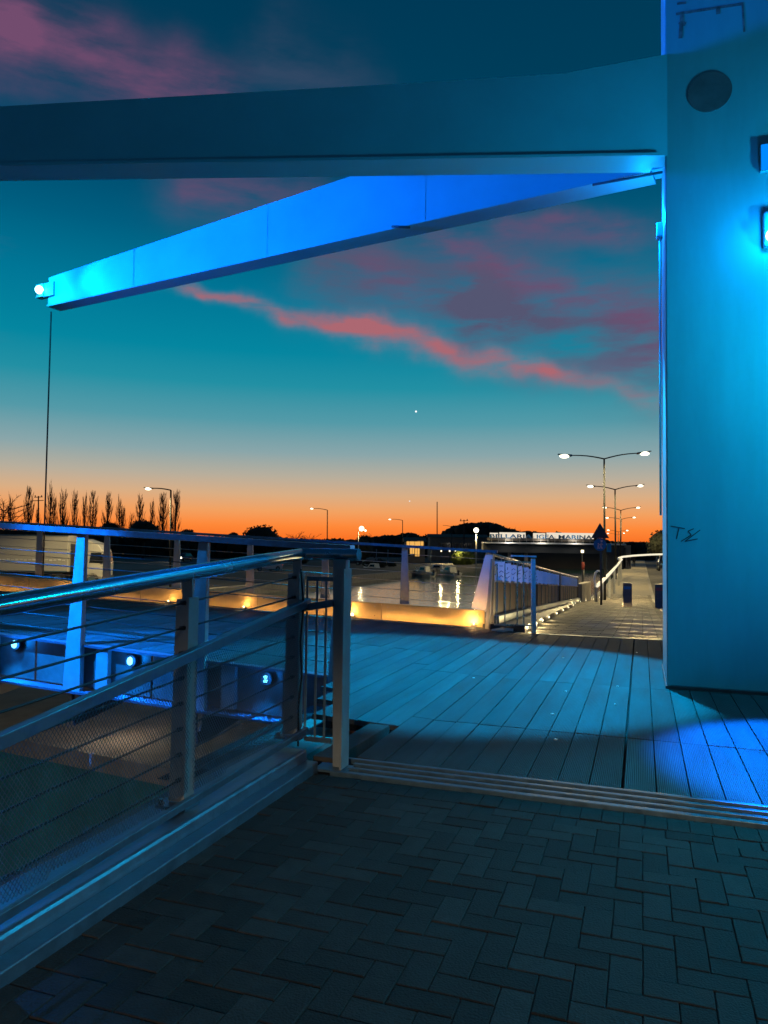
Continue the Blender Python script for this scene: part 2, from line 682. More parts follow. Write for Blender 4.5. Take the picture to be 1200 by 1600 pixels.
# near quay wall under the walk
mb = MB()
us = [-20, 3.3, 9.75] + [9.75 + 3 * k for k in range(1, 20)] + [80, 200, 700]
for a, b in zip(us[:-1], us[1:]):
    va = -1.78 if b <= 9.75 else V_R + 0.02
    mb.hexa([W(a, va - 0.35, -3.6), W(a, va, -3.6), W(b, va, -3.6), W(b, va - 0.35, -3.6),
             W(a, va - 0.35, zpath(a) - 0.08), W(a, va, zpath(a) - 0.08), W(b, va, zpath(b) - 0.08), W(b, va - 0.35, zpath(b) - 0.08)])
o = put('quay_wall', mb, M['concrete'])
tag(o, 'concrete quay wall below the railing on the near bank', 'wall')

# road on the far bank and beside the walk
mb = MB()
mb.quad(W(-60, V_L - 30, ZG + 0.004), W(700, V_L - 30, ZG + 0.004), W(700, V_L - 46, ZG + 0.004), W(-60, V_L - 46, ZG + 0.004))
struct('road', mb, M['asphalt'])
PV0, PV1 = -2.7, 0.55                              # far walk
RV1 = 14.0
mb = MB()
for a, b in zip(us[2:-1], us[3:]):
    mb.quad(W(a, PV1 + 0.24, zpath(a) - 0.10), W(a, RV1, zpath(a) - 0.10), W(b, RV1, zpath(b) - 0.10), W(b, PV1 + 0.24, zpath(b) - 0.10))
mb.quad(W(-20, 3.2, -0.1), W(-20, RV1, -0.1), W(9.75, RV1, -0.1), W(9.75, 3.2, -0.1))
road_r = struct('road', mb, M['asphalt'])
mb = MB()
for a, b in zip(us[2:-1], us[3:]):
    mb.hexa([W(a, PV1, zpath(a) - 0.3), W(a, PV1 + 0.24, zpath(a) - 0.3), W(b, PV1 + 0.24, zpath(b) - 0.3), W(b, PV1, zpath(b) - 0.3),
             W(a, PV1, zpath(a) + 0.02), W(a, PV1 + 0.24, zpath(a) + 0.02), W(b, PV1 + 0.24, zpath(b) + 0.02), W(b, PV1, zpath(b) + 0.02)])
struct('kerb', mb, M['concrete'])


# far walk: slab courses with recessed joints
mb = MB()
for a, b in zip(us[2:-1], us[3:]):
    mb.quad(W(a, PV0, zpath(a) - 0.012), W(a, PV1, zpath(a) - 0.012), W(b, PV1, zpath(b) - 0.012), W(b, PV0, zpath(b) - 0.012))
walk = struct('walkway', mb, M['mortar'])
slab_mb = MB()
for i in range(220):
    u0 = 9.78 + i * 0.20
    for j in range(9):
        v0 = PV0 + 0.02 + j * 0.36 + (0.0 if i % 2 else -0.18)
        v1 = min(v0 + 0.345, PV1)
        v0 = max(v0, PV0)
        if v1 - v0 < 0.05:
            continue
        dz = random.uniform(-0.004, 0.004)
        slab_mb.quad(W(u0, v0, zpath(u0) + dz), W(u0, v1, zpath(u0) + dz), W(u0 + 0.188, v1, zpath(u0 + 0.19) + dz), W(u0 + 0.188, v0, zpath(u0 + 0.19) + dz))
o = put('paving', slab_mb, M['path'], walk)
o['kind'] = 'stuff'
mb = MB()
for a, b in ((53.8, 60), (60, 80), (80, 300)):
    mb.quad(W(a, PV0, zpath(a)), W(a, PV1, zpath(a)), W(b, PV1, zpath(b)), W(b, PV0, zpath(b)))
put('paving', mb, M['path'], walk)['kind'] = 'stuff'

# ------------------------------------------------------------------ near pavement of herringbone pavers
U_T0, U_T1 = 3.33, 3.62                            # threshold strips
mb = MB()
mb.quad(W(-4, -1.5, -0.0055), W(-4, 6, -0.0055), W(U_T0, 6, -0.0055), W(U_T0, -1.5, -0.0055))
pave = struct('pavement', mb, M['sand'])


BW = 0.084                                        # paver width


def brick_mesh(name):
    b = MB()
    l, w, h, c = (2 * BW - 0.0025) / 2, (BW - 0.0025) / 2, 0.03, 0.0022
    b.hexa([(-l, -w, -h), (l, -w, -h), (l, w, -h), (-l, w, -h), (-l, -w, -c), (l, -w, -c), (l, w, -c), (-l, w, -c)])
    b.hexa([(-l, -w, -c), (l, -w, -c), (l, w, -c), (-l, w, -c), (-l + c, -w + c, 0), (l - c, -w + c, 0), (l - c, w - c, 0), (-l + c, w - c, 0)])
    # drop the hidden faces between and below
    keep = [k for k in range(12) if k not in (0, 1, 6)]
    b.f = [b.f[k] for k in keep]
    b.sm = [False] * len(b.f)
    return b.mesh(name, M['brick'])


bm_ = brick_mesh('brick')
cells = []
for i in range(-19, 70):
    for j in range(-12, 42):
        k = (i - j) % 4
        if k == 0:
            cv_, cu_, rot = (i + 1) * BW, (j + 0.5) * BW, 0
        elif k == 3:
            cv_, cu_, rot = (i + 0.5) * BW, (j + 1) * BW, 1
        else:
            continue
        v, u = cv_ - 0.0, cu_ - 0.02
        if v < -1.58 or v > 5.8 or u > U_T0 - BW - (BW / 2 if rot == 0 else BW) or u < -0.9:
            continue
        p = W(u, v, 0)
        q = pix(p)
        vis = q[2] > 0.3 and -120 < q[0] < 1320 and q[1] < 1720
        cells.append((0 if vis else 1, p.length, u, v, rot))
cells.sort()
extra = MB()
for n_, (a, dist, u, v, rot) in enumerate(cells):
    ang = -PH + (PI / 2 if rot else 0) + random.uniform(-0.012, 0.012)
    zz = random.uniform(-0.0016, 0.0016)
    tilt = (random.uniform(-0.010, 0.010), random.uniform(-0.010, 0.010))
    if n_ < 300:
        o = bpy.data.objects.new('brick', bm_)
        COL.objects.link(o)
        o.parent = pave
        o.location = W(u, v, zz)
        o.rotation_euler = (tilt[0], tilt[1], ang)
    else:
        R_ = Matrix.Translation(W(u, v, zz)) @ Matrix.Rotation(ang, 4, 'Z')
        i0 = len(extra.v)
        extra.v += [R_ @ p.co for p in bm_.vertices]
        for f in bm_.polygons:
            extra.f.append(tuple(i0 + q for q in f.vertices))
            extra.sm.append(False)
put('brick', extra, M['brick'], pave)['kind'] = 'stuff'
# cut course filling the saw-tooth next to the threshold
cut = MB()
k = -1.5
while k < 5.6:
    zt_ = -0.001 + random.uniform(-0.002, 0.002)
    a_, c_ = U_T0 - BW - 0.06, U_T0 - 0.004
    cut.hexa([W(a_, k, -0.03), W(a_, k + BW - 0.003, -0.03), W(c_, k + BW - 0.003, -0.03), W(c_, k, -0.03),
              W(a_, k, zt_), W(a_, k + BW - 0.003, zt_), W(c_, k + BW - 0.003, zt_), W(c_, k, zt_)])
    k += BW
put('edge_course', cut, M['brick'], pave)['kind'] = 'stuff'

# ------------------------------------------------------------------ bridge deck of ribbed planks
def zleaf(v):
    return 0.046 * max(0.0, -(v + 1.2))


def ufar(v):
    return 9.81 + (v + 1.95) * 0.18 if v < -1.95 else 9.72


U_J1, U_J2, U_NEAR = 4.62, 6.3, 5.62
deck_mb = MB()
vs = [-16 + 0.5 * k for k in range(24)] + [-4.0, -3.2, -2.4, -1.95]
for a, b in zip(vs[:-1], vs[1:]):
    deck_mb.quad(W(U_NEAR, a, zleaf(a) - 0.03), W(U_NEAR, b, zleaf(b) - 0.03), W(ufar(b), b, zleaf(b) - 0.03), W(ufar(a), a, zleaf(a) - 0.03))
deck_mb.quad(W(U_T0, -1.475, -0.052), W(U_T0, 3.2, -0.05), W(9.79, 3.2, -0.052), W(9.79, -1.475, -0.052))
deck_mb.quad(W(4.34, -1.95, -0.045), W(4.34, -1.42, -0.045), W(9.72, -1.42, -0.045), W(9.72, -1.95, -0.045))
deck_mb.quad(W(4.65, -1.95, -0.05), W(4.65, -1.94, -0.05), W(5.7, -1.94, -0.05), W(5.63, -2.37, -0.035))
deck_mb.quad(W(3.55, -2.55, -0.21), W(3.55, -1.40, -0.21), W(5.85, -1.40, -0.21), W(5.85, -2.55, -0.21))  # dark sheet added under the open gap to stand in for shade
deck = struct('bridge_deck', deck_mb, M['mortar'])
pl_cache = {}


def plank_mesh(ln):
    key = round(ln, 2)
    if key not in pl_cache:
        b = MB()
        w, h, c = 0.0708, 0.03, 0.0016
        b.hexa([(-w, 0, -h), (w, 0, -h), (w, key, -h), (-w, key, -h), (-w + c, c, 0), (w - c, c, 0), (w - c, key - c, 0), (-w + c, key - c, 0)])
        pl_cache[key] = b.mesh('plank', M['plank'])
    return pl_cache[key]


eb = MB()
eb.hexa([W(9.715, -1.40, -0.25), W(9.715, 3.2, -0.25), W(9.775, 3.2, -0.25), W(9.775, -1.40, -0.25), W(9.715, -1.40, 0.001), W(9.715, 3.2, 0.001), W(9.775, 3.2, 0.001), W(9.775, -1.40, 0.001)])
put('edge_strip', eb, M['galv'], deck)
npl = 0
rest = MB()
PW = 0.1445
for ci in range(-76, 23):
    v = -0.02 + ci * PW + (0.009 if ci >= 0 else 0.0)
    if v > 3.15:
        continue
    rows = []
    if v > -1.36:
        rows.append((U_T1 + 0.012, U_J1 - 0.004))
    if v > -1.95:
        rows.append((U_J1 + 0.004 if v > -1.36 else 4.34, U_J2 + (0.25 if ci % 5 == 2 else 0)))
        rows.append((rows[-1][1] + 0.006, ufar(v) - 0.02))
    else:
        rows.append((min(U_NEAR, 4.34 + (-1.9 - v) * 2.7), U_J2 + 1.0))
        rows.append((U_J2 + 1.006, ufar(v) - 0.01))
    tl = math.atan(0.046) if v < -1.2 else 0.0
    for (a, b) in rows:
        M_ = Matrix.Translation(W(a, v, zleaf(v) + random.uniform(-0.0018, 0.0018))) @ Matrix.Rotation(-PH, 4, 'Z') @ Matrix.Rotation(tl, 4, 'Y')
        me = plank_mesh(b - a)
        if v > -12:
            o = bpy.data.objects.new('plank', me)
            COL.objects.link(o)
            o.parent = deck
            o.matrix_local = M_
            npl += 1

# screw heads near the plank ends
sc_mb = MB()
for ci in range(-10, 20):
    v = -0.02 + ci * PW + (0.009 if ci >= 0 else 0.0)
    if v < -1.3 or v > 2.6:
        continue
    for u in (U_T1 + 0.06, U_J1 - 0.05, U_J1 + 0.06, U_J2 - 0.08, U_J2 + 0.40, 8.0, ufar(v) - 0.08):
        for dv in (-0.042, 0.042):
            p = W(u, v + dv, 0.0026)
            i0 = len(sc_mb.v)
            sc_mb.v += [p + Vector((math.cos(t * PI / 3), math.sin(t * PI / 3), 0)) * 0.0055 for t in range(6)]
            sc_mb.f.append(tuple(range(i0, i0 + 6)))
            sc_mb.sm.append(False)
put('screw_head', sc_mb, M['dark'], deck)['kind'] = 'stuff'

# small litter pieces catching light on the boards
for (px, py) in ((880, 1028), (884, 1081), (965, 1073), (868, 1156), (863, 1116), (995, 1020), (740, 1060), (961, 1101)):
    p = on(px, py, 0.001)
    b = MB()
    a = random.random() * 6
    sz = random.uniform(0.008, 0.013)
    b.prism([p + Vector((math.cos(a + t) * sz * k_, math.sin(a + t) * sz, 0)) for t, k_ in ((0, 1), (1.4, 0.7), (2.9, 1.2), (4.4, 0.8))], (0, 0, 0.006))
    o = put('litter', b, M['white'])
    where = {880: 'near the far end of the boards', 884: 'in the middle of the lit boards', 965: 'left of the pillar foot', 868: 'on the dark front boards',
             863: 'just behind the joint of the boards', 995: 'closest to the far paving', 740: 'nearest the metal kick plate', 961: 'beside the wide black gap'}[px]
    tag(o, 'tiny pale scrap of litter ' + where, 'litter', 'scraps of litter on the deck')

# threshold
th = thing('threshold', W(3.48, 0.8, 0), 'ridged steel threshold between the pavers and the deck boards', 'threshold')
b = MB()
b.box(W((U_T0 + U_T1) / 2, 0.85, -0.02), (4.75, U_T1 - U_T0 - 0.005, 0.02), DV, DU)
put('channel', b, M['black'], th)
for k in range(4):
    b = MB()
    uu = U_T0 + 0.03 + k * 0.075
    v0 = -1.42 + (0.06 if k in (1, 2) else 0.0)
    b.box(W(uu, (v0 + 3.2) / 2, 0.0), (3.2 - v0, 0.026 if k else 0.034, 0.03), DV, DU)
    put('strip', b, M['galv'], th, 0.003)

# ------------------------------------------------------------------ ledge below the leaf
ed0, ed1 = on(0, 1150, -1.0), on(290, 1207, -1.0)
dd = (ed1 - ed0).normalized()
A0, A1 = ed0 - dd * 9, ed1 + dd * 1.3
back = Vector((-dd.y, dd.x, 0)) * 6.5
b = MB()
b.hexa([(*A0.xy, -1.16), (*A1.xy, -1.16), (*(A1 + back).xy, -1.16), (*(A0 + back).xy, -1.16), A0, A1, A1 + back, A0 + back])
o = put('pier_ledge', b, M['ledge'])
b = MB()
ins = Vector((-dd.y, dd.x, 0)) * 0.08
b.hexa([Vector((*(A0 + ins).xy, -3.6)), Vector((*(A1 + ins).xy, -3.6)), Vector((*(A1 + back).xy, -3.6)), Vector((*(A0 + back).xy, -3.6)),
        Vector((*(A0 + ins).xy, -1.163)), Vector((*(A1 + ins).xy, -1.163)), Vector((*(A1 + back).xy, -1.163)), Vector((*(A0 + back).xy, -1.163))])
pw_o = put('pier_wall', b, M['teal_face'])
tag(pw_o, 'pier wall below the ledge, painted the teal of the lit water, behind the railing mesh', 'wall')
tag(o, 'flat concrete pier ledge under the raised leaf, seen through the mesh', 'ledge')

# ------------------------------------------------------------------ leaf edge: fascia, kick plates
FU = U_NEAR - 0.02
fas = thing('fascia_beam', W(FU, -5, zleaf(-5)), 'brownish steel side beam along the near edge of the raised leaf', 'beam')
b = MB()
segs = [-14, -9, -8.0, -6.7, -5.4, -4.1, -2.8, -2.36]
for k, (a, c) in enumerate(zip(segs[:-1], segs[1:])):
    s_ = MB()
    a_, c_ = a + 0.012, c - 0.012
    s_.hexa([W(FU, a_, zleaf(a_) - 0.40), W(FU, c_, zleaf(c_) - 0.40), W(FU + 0.02, c_, zleaf(c_) - 0.40), W(FU + 0.02, a_, zleaf(a_) - 0.40),
             W(FU, a_, zleaf(a_) - 0.03), W(FU, c_, zleaf(c_) - 0.03), W(FU + 0.02, c_, zleaf(c_) - 0.03), W(FU + 0.02, a_, zleaf(a_) - 0.03)])
    put('side_plate', s_, M['fascia'], fas)
for (h, d, nm) in ((0.0, 0.06, 'top_flange'), (-0.415, 0.12, 'bottom_flange')):
    s_ = MB()
    s_.bar(W(FU - d / 2 + 0.02, -14, zleaf(-14) + h - 0.012), W(FU - d / 2 + 0.02, -2.34, zleaf(-2.34) + h - 0.012), d + 0.06, 0.02)
    put(nm, s_, M['galv'], fas)
# tapered brackets carrying the leaf posts
PV_ = [-4.88 - 1.3 * 3, -4.88 - 2.6, -4.88 - 1.3, -4.88, -3.58, -2.28]
for v in PV_:
    s_ = MB()
    z0 = zleaf(v) - 0.44
    s_.prism([W(FU - 0.10, v - 0.006, z0), W(FU + 1.5, v - 0.006, z0), W(FU + 1.5, v - 0.006, z0 - 0.12), W(FU - 0.06, v - 0.006, z0 - 0.30)], DV * 0.012)
    put('bracket', s_, M['dark'], fas)
    s_ = MB()
    s_.bar(W(FU - 0.03, v + 0.28, zleaf(v) - 0.40), W(FU - 0.03, v + 0.28, zleaf(v) - 0.04), 0.05, 0.13, up=DV)
    put('stiffener', s_, M['post'], fas)

kick = thing('kick_plate', W(ufar(-5), -5, zleaf(-5)), 'polished metal kick plate along the far edge of the leaf', 'kick plate')
VF = [-13.6, -11.9, -10.2, -8.5, -6.78, -5.06, -3.34, -1.97]
KH = 0.225


def pf(v, z=0.0, du=0.0):
    return W(ufar(v) + du, v, zleaf(v) + z)


for a, c in zip(VF[:-1], VF[1:]):
    s_ = MB()
    a_, c_ = a + 0.004, c - 0.004
    n_ = 4
    s_.hexa([pf(a_, 0.0), pf(c_, 0.0), pf(c_, 0.0, 0.03), pf(a_, 0.0, 0.03), pf(a_, KH), pf(c_, KH), pf(c_, KH, 0.03), pf(a_, KH, 0.03)])
    put('plate', s_, M['kick'], kick, 0.002)
    s_ = MB()
    s_.bar(pf(a_, 0.004, -0.215), pf(c_, 0.004, -0.215), 0.012, 0.016)
    put('added_channel', s_, M['galv'], kick)  # channel and area strip added for an even warm wash on the plates
    ad = bpy.data.lights.new('light_strip', 'AREA')
    ad.shape = 'RECTANGLE'
    ad.size = (c_ - a_) * 1.0
    ad.size_y = 0.008
    ad.color = WARM
    ad.energy = 0.8 if c < -3.4 else (1.3 if c < -1.98 else 2.4)
    ao = bpy.data.objects.new('light_strip', ad)
    COL.objects.link(ao)
    ao.parent = kick
    zl_ = (pf(a_, 0.02, -0.2) + pf(c_, 0.02, -0.2)) / 2
    xa = (pf(c_, 0, 0) - pf(a_, 0, 0)).normalized()
    za = -(pf((a_ + c_) / 2, 0.13, 0) - zl_).normalized()
    ya = za.cross(xa).normalized()
    za = xa.cross(ya)
    ao.matrix_local = Matrix.Translation(zl_ - root_off(kick)) @ Matrix((xa, ya, za)).transposed().to_4x4()
    for e in (a + 0.09, c - 0.09):
        for h in (0.05, KH - 0.05):
            s_ = MB()
            s_.ball(pf(e, h, -0.002), 0.008, 6, 4)
            put('rivet', s_, M['steel'], kick)


# ------------------------------------------------------------------ leaf railings (tapered posts, wires, flat rail)
def rail_run(root, p_of, vlist, top_h, nw, wr, zb):
    """p_of(v, h) gives a point on the line of the railing."""
    for k in range(nw):
        h = zb + (top_h - zb - 0.06) * (k + 0.6) / nw
        s_ = MB()
        s_.tube([p_of(v, h) for v in vlist], wr, 5)
        put('wire', s_, M['wirel'] if nw < 7 else M['wire'], root)


# far railing: posts where the photograph has them
far = thing('leaf_railing', pf(-5, 0), 'far railing of the leaf with slim tapered blue posts and thin wires', 'railing')


def v_far(px):                                     # v of the far line seen in picture column px
    lo, hi_ = -30.0, -1.0
    for _ in range(50):
        m = (lo + hi_) / 2
        if pix(pf(m, 0.4))[0] < px:
            lo = m
        else:
            hi_ = m
    return lo


RH = 1.015
far_v = [v_far(x) for x in (-160, -58, 56, 162, 272, 387, 505, 630)]
for v in far_v:
    s_ = MB()
    c0, c1_ = pf(v, KH + 0.005, 0.07), pf(v, RH - 0.02, 0.05)
    s_.bar(c0, c1_, 0.135, 0.03, up=DU, w2=0.075, h2=0.03)
    put('post', s_, M['post'], far, 0.003)
s_ = MB()
vt = [-14.0, -11, -9, -7, -5, -3.5, -1.80]
for a, c in zip(vt[:-1], vt[1:]):
    s_.bar(pf(a, RH, 0.05), pf(c, RH, 0.05), 0.11, 0.035)
put('top_rail', s_, M['galv'], far)
rail_run(far, lambda v, h: pf(v, h, 0.06), [-14.0, -9, -5, -1.99], RH, 6, 0.0045, KH)
# broad end post lit from below
s_ = MB()
e0, e1 = pf(-2.06, KH, 0.06), pf(-1.90, RH - 0.02, 0.05)
s_.bar(e0, e1, 0.20, 0.05, up=DU, w2=0.10, h2=0.05)
ep = put('post', s_, M['white'], far, 0.004)
ep['label'] = 'broad pale end post lit warm from below'
s_ = MB()
s_.bar(pf(-1.92, -0.03, 0.02), pf(-1.87, RH - 0.10, 0.05), 0.05, 0.10, up=DU, w2=0.02, h2=0.10)
put('end_plate', s_, M['post'], far)

near = thing('leaf_railing', W(FU, -3, zleaf(-3)), 'near railing of the leaf with big tapered posts reaching below the deck', 'railing')


def pn(v, z=0.0, du=0.0):
    return W(FU + du - 0.05, v, zleaf(v) + z)


for v in PV_:
    s_ = MB()
    s_.prism([pn(v - 0.115, -0.47, -0.05), pn(v + 0.085, -0.44, -0.05), pn(v + 0.075, 0.0, -0.05), pn(v + 0.045, 1.01, 0.0), pn(v - 0.045, 1.01, 0.0), pn(v - 0.085, 0.0, -0.05)], DU * 0.05)
    put('post', s_, M['post'], near, 0.004)
    s_ = MB()
    s_.prism([pn(v - 0.07, -0.462, -0.02), pn(v + 0.05, -0.442, -0.02), pn(v + 0.03, -0.60, -0.02), pn(v - 0.01, -0.62, -0.02)], DU * 0.02)
    put('post_tip', s_, M['post'], near)
s_ = MB()
vt = [-13.0, -9, -6, -4, -2.2]
for a, c in zip(vt[:-1], vt[1:]):
    s_.bar(pn(a, 1.03, 0.02), pn(c, 1.03, 0.02), 0.10, 0.05)
put('top_rail', s_, M['galv'], near)
for k in range(7):
    s_ = MB()
    h = 0.10 + 0.83 * k / 7
    s_.tube([pn(-13, h, 0.03), pn(-2.2, h, 0.03)], 0.0042, 5)
    put('wire', s_, M['wire'], near)

# ------------------------------------------------------------------ blue lamps under the leaf edge
for (px, py, wh, nn) in ((27, 1006, 'leftmost, left of the big blue post', 1), (207, 1032, 'between the big blue post and the grey railing post', 1), (418, 1060, 'double blue lamp nearest the gate', 2), (-170, 978, 'outside left', 1)):
    p0 = on(px, py, zleaf(-4) - 0.16)
    u_, v_ = UV(ray(px, py))
    t = (FU - 0.02) / u_                           # meet the plane of the fascia
    p = CAM + ray(px, py) * t
    if py == 978:
        continue
    lt = thing('blue_lamp', p, ('round blue lamp, ' + wh) if nn == 1 else 'double blue lamp nearest the gate', 'lamp', 'blue lamps on the side beam')
    s_ = MB()
    s_.tube([p + DU * 0.02, p - DU * 0.03], 0.055, 14)
    put('housing', s_, M['dark'], lt)
    for k in range(nn):
        s_ = MB()
        c = p - DU * 0.035 + DZ * (0.032 * (k - 0.5) * (nn - 1))
        s_.ball(c, 0.034 if nn == 1 else 0.024, 10, 6, sc=(0.8, 0.8, 1.1 if nn == 1 else 0.6))
        put('lens', s_, M['e_blue2'], lt)
    light('lamp_light', 'POINT', p - DU * 0.10, BLUE, 2.2, 0.02, lt)
    light('lamp_light', 'SPOT', p - DU * 0.09, BLUE, 90, 0.02, lt, aim=p - DU * 0.5 - DZ * 1.0, spot=110, blend=0.7)

p = W(6.6, -5.2, -0.42)
lt = thing('added_fill_lamp', p, 'added unseen lamp on the underside of the leaf, brightening the ledge', 'lamp')  # unseen lamp added under the leaf to brighten the ledge
s_ = MB()
s_.tube([p + DZ * 0.06, p], 0.09, 14)
put('housing', s_, M['dark'], lt)
s_ = MB()
s_.ball(p - DZ * 0.01, 0.06, 10, 6, sc=(1, 1, 0.6))
put('lens', s_, M['e_step'], lt)
light('lamp_light', 'POINT', p - DZ * 0.12, (1.0, 0.82, 0.58), 8, 0.05, lt)
# warm lamps along the kick plate
for k, (px, py) in enumerate(((92, 944), (268, 956), (385, 963), (553, 967), (742, 979), (-60, 934))):
    v = v_far(px)
    p = pf(v, 0.035, -0.06)
    nm = ['far left behind the big blue post', 'left of the grey railing post', 'right of the grey railing post', 'beside the gate post, flaring', 'below the pale end post', 'outside the left edge'][k]
    lt = thing('warm_lamp', p, 'tiny warm lamp at the kick plate, ' + nm, 'lamp', 'warm lamps at the kick plate')
    s_ = MB()
    s_.box(p - DZ * 0.012, (0.07, 0.05, 0.022), DV, DU)
    put('housing', s_, M['dark'], lt)
    s_ = MB()
    s_.ball(p + DZ * 0.010, 0.012 if k != 3 else 0.026, 8, 5)
    put('lens', s_, M['e_warm'], lt)
    pw = [1.2, 1.2, 1.6, 3.0, 5.0, 1.2][k]
    light('lamp_light', 'POINT', p + DZ * 0.03 - DU * 0.05, WARM, pw * (0.5 if k == 4 else 0.3), 0.012, lt)
    light('lamp_light', 'SPOT', p + DZ * 0.06 - DU * 0.22, WARM, pw, 0.012, lt, aim=p + DZ * 0.10 + DU * 0.1, spot=150, blend=0.4)

# ------------------------------------------------------------------ near railing on its steel kerb
VRL = -1.64
nr = thing('walk_railing', W(2.44, VRL, 0.1), 'steel railing with wires and mesh infill beside the brick pavement', 'railing')


def zbase(u): return 0.065 + 0.032 * (u - 1.7)
def zmid(u): return 0.60 + 0.125 * (u - 1.73)
def ztop(u): return 0.935 + 0.070 * (u - 1.73)


kb = MB()
for a, c in ((-1.2, 3.38),):
    kb.hexa([W(a, -1.79, -0.3), W(a, -1.495, -0.3), W(c, -1.495, -0.3), W(c, -1.79, -0.3),
             W(a, -1.79, 0.066), W(a, -1.56, 0.066), W(c, -1.56, 0.098), W(c, -1.79, 0.098)])
kerb_o = put('base_beam', kb, M['galv'], nr, 0.012)
kb = MB()
kb.hexa([W(-1.2, -1.55, -0.02), W(-1.2, -1.488, -0.02), W(3.36, -1.488, -0.02), W(3.36, -1.55, -0.02),
         W(-1.2, -1.55, 0.030), W(-1.2, -1.488, 0.030), W(3.36, -1.488, 0.050), W(3.36, -1.55, 0.050)])
put('base_lip', kb, M['galv'], nr, 0.006)
# handrail
s_ = MB()
hp = [W(-1.2, VRL, ztop(-1.2)), W(0.6, VRL, ztop(0.6)), W(1.73, VRL, ztop(1.73)), W(2.44, VRL, ztop(2.44)), W(3.0, VRL, ztop(3.0)), W(3.42, VRL + 0.01, ztop(3.42) - 0.002)]
s_.tube(hp, 0.030, 16)
put('handrail', s_, M['rail'], nr)
s_ = MB()
s_.tube([W(3.42, VRL + 0.01, ztop(3.42)), W(3.475, VRL + 0.05, ztop(3.44)), W(3.47, -1.45, ztop(3.44)), W(3.46, -1.33, ztop(3.44))], 0.029, 14)
put('handrail_return', s_, M['rail'], nr)
posts_u = [-0.44, 0.52, 1.48, 2.44, 3.39]
for u in posts_u:
    zb, zt = zbase(u) + 0.035, ztop(u) - 0.10
    s_ = MB()      # web plate facing the camera
    s_.hexa([W(u, VRL - 0.058, zb), W(u, VRL + 0.018, zb), W(u + 0.012, VRL + 0.018, zb), W(u + 0.012, VRL - 0.058, zb),
             W(u, VRL - 0.046, zt), W(u, VRL + 0.018, zt), W(u + 0.012, VRL + 0.018, zt), W(u + 0.012, VRL - 0.046, zt)])
    put('post', s_, M['post'], nr, 0.002)
    s_ = MB()      # flange on the walk side
    s_.hexa([W(u - 0.028, VRL + 0.0185, zb), W(u - 0.028, VRL + 0.030, zb), W(u + 0.04, VRL + 0.030, zb), W(u + 0.04, VRL + 0.0185, zb),
             W(u - 0.028, VRL + 0.0185, zt + 0.01), W(u - 0.028, VRL + 0.030, zt + 0.01), W(u + 0.04, VRL + 0.030, zt + 0.01), W(u + 0.04, VRL + 0.0185, zt + 0.01)])
    put('post_flange', s_, M['post'], nr, 0.002)
    s_ = MB()
    s_.bar(W(u + 0.006, VRL + 0.005, zt - 0.02), W(u + 0.006, VRL, ztop(u) - 0.02), 0.012, 0.045, up=DV)
    put('stanchion', s_, M['post'], nr)
    s_ = MB()
    s_.box(W(u, VRL - 0.015, zbase(u) + 0.026), (0.13, 0.10, 0.012), DV, DU)
    put('foot_plate', s_, M['galv'], nr, 0.002)
    for dv in (-0.055, 0.035):
        s_ = MB()
        s_.tube([W(u - 0.035, VRL + dv - 0.01, zbase(u) + 0.032), W(u - 0.035, VRL + dv - 0.01, zbase(u) + 0.052)], 0.010, 6, smooth=False)
        put('bolt', s_, M['steel'], nr)
U0R, U1R = -0.44, 3.39
# mid rail and lower rail
for (fz, nm, r_) in ((zmid, 'mid_rail', 0.040), (lambda u: zbase(u) + 0.055, 'lower_rail', 0.028)):
    s_ = MB()
    s_.bar(W(U0R, VRL + 0.052, fz(U0R)), W(U1R + 0.04, VRL + 0.052, fz(U1R + 0.04)), r_ * 0.8, r_)
    put(nm, s_, M['galv'], nr, 0.003)
# wires
for k in range(8):
    f_ = (k + 0.75) / 8.4
    s_ = MB()
    s_.tube([W(u, VRL - 0.006, zbase(u) + 0.05 + (ztop(u) - zbase(u) - 0.10) * f_) for u in (U0R, 1.48, 2.44, 3.39)], 0.0042, 6)
    put('wire', s_, M['wire'], nr)
    for u in (1.48, 2.44, 3.39):
        s_ = MB()
        c = W(u - 0.012, VRL - 0.006, zbase(u) + 0.05 + (ztop(u) - zbase(u) - 0.10) * f_)
        s_.tube([c - DU * 0.012, c + DU * 0.016], 0.0085, 6)
        put('wire_fitting', s_, M['dark'], nr)


# expanded mesh infill
def mesh_panel(ua, ub):
    s_ = MB()
    vv = VRL + 0.036
    H0, H1 = (lambda u: zbase(u) + 0.07), (lambda u: zmid(u) - 0.01)
    pitch, slope = 0.0150, 1.35
    ln = ub - ua
    hmax = 0.85

    def clip(ps):
        out = []
        n = 48
        pr = None
        run = None
        for i in range(n + 1):
            t = i / n
            u = ps[0][0] + (ps[1][0] - ps[0][0]) * t
            z = ps[0][1] + (ps[1][1] - ps[0][1]) * t
            ok = ua <= u <= ub and H0(u) <= z <= H1(u)
            if ok:
                if run is None:
                    run = (u, z)
                pr = (u, z)
            elif run is not None:
                break
        return (run, pr) if run is not None and pr != run else None
    k = -int(hmax / slope / pitch) - 4
    zlo = min(H0(ua), H0(ub)) - 0.01
    while k * pitch < ln + 0.02:
        u0 = ua + k * pitch
        r_ = clip([(u0, zlo), (u0 + hmax / slope, zlo + hmax)])
        if r_:
            s_.bar(W(r_[0][0], vv, r_[0][1]), W(r_[1][0], vv, r_[1][1]), 0.0013, 0.0017, up=DV)
        u0 = ua + ln - k * pitch
        r_ = clip([(u0, zlo), (u0 - hmax / slope, zlo + hmax)])
        if r_:
            s_.bar(W(r_[0][0], vv + 0.002, r_[0][1]), W(r_[1][0], vv + 0.002, r_[1][1]), 0.0013, 0.0017, up=DV)
        k += 1
    return s_


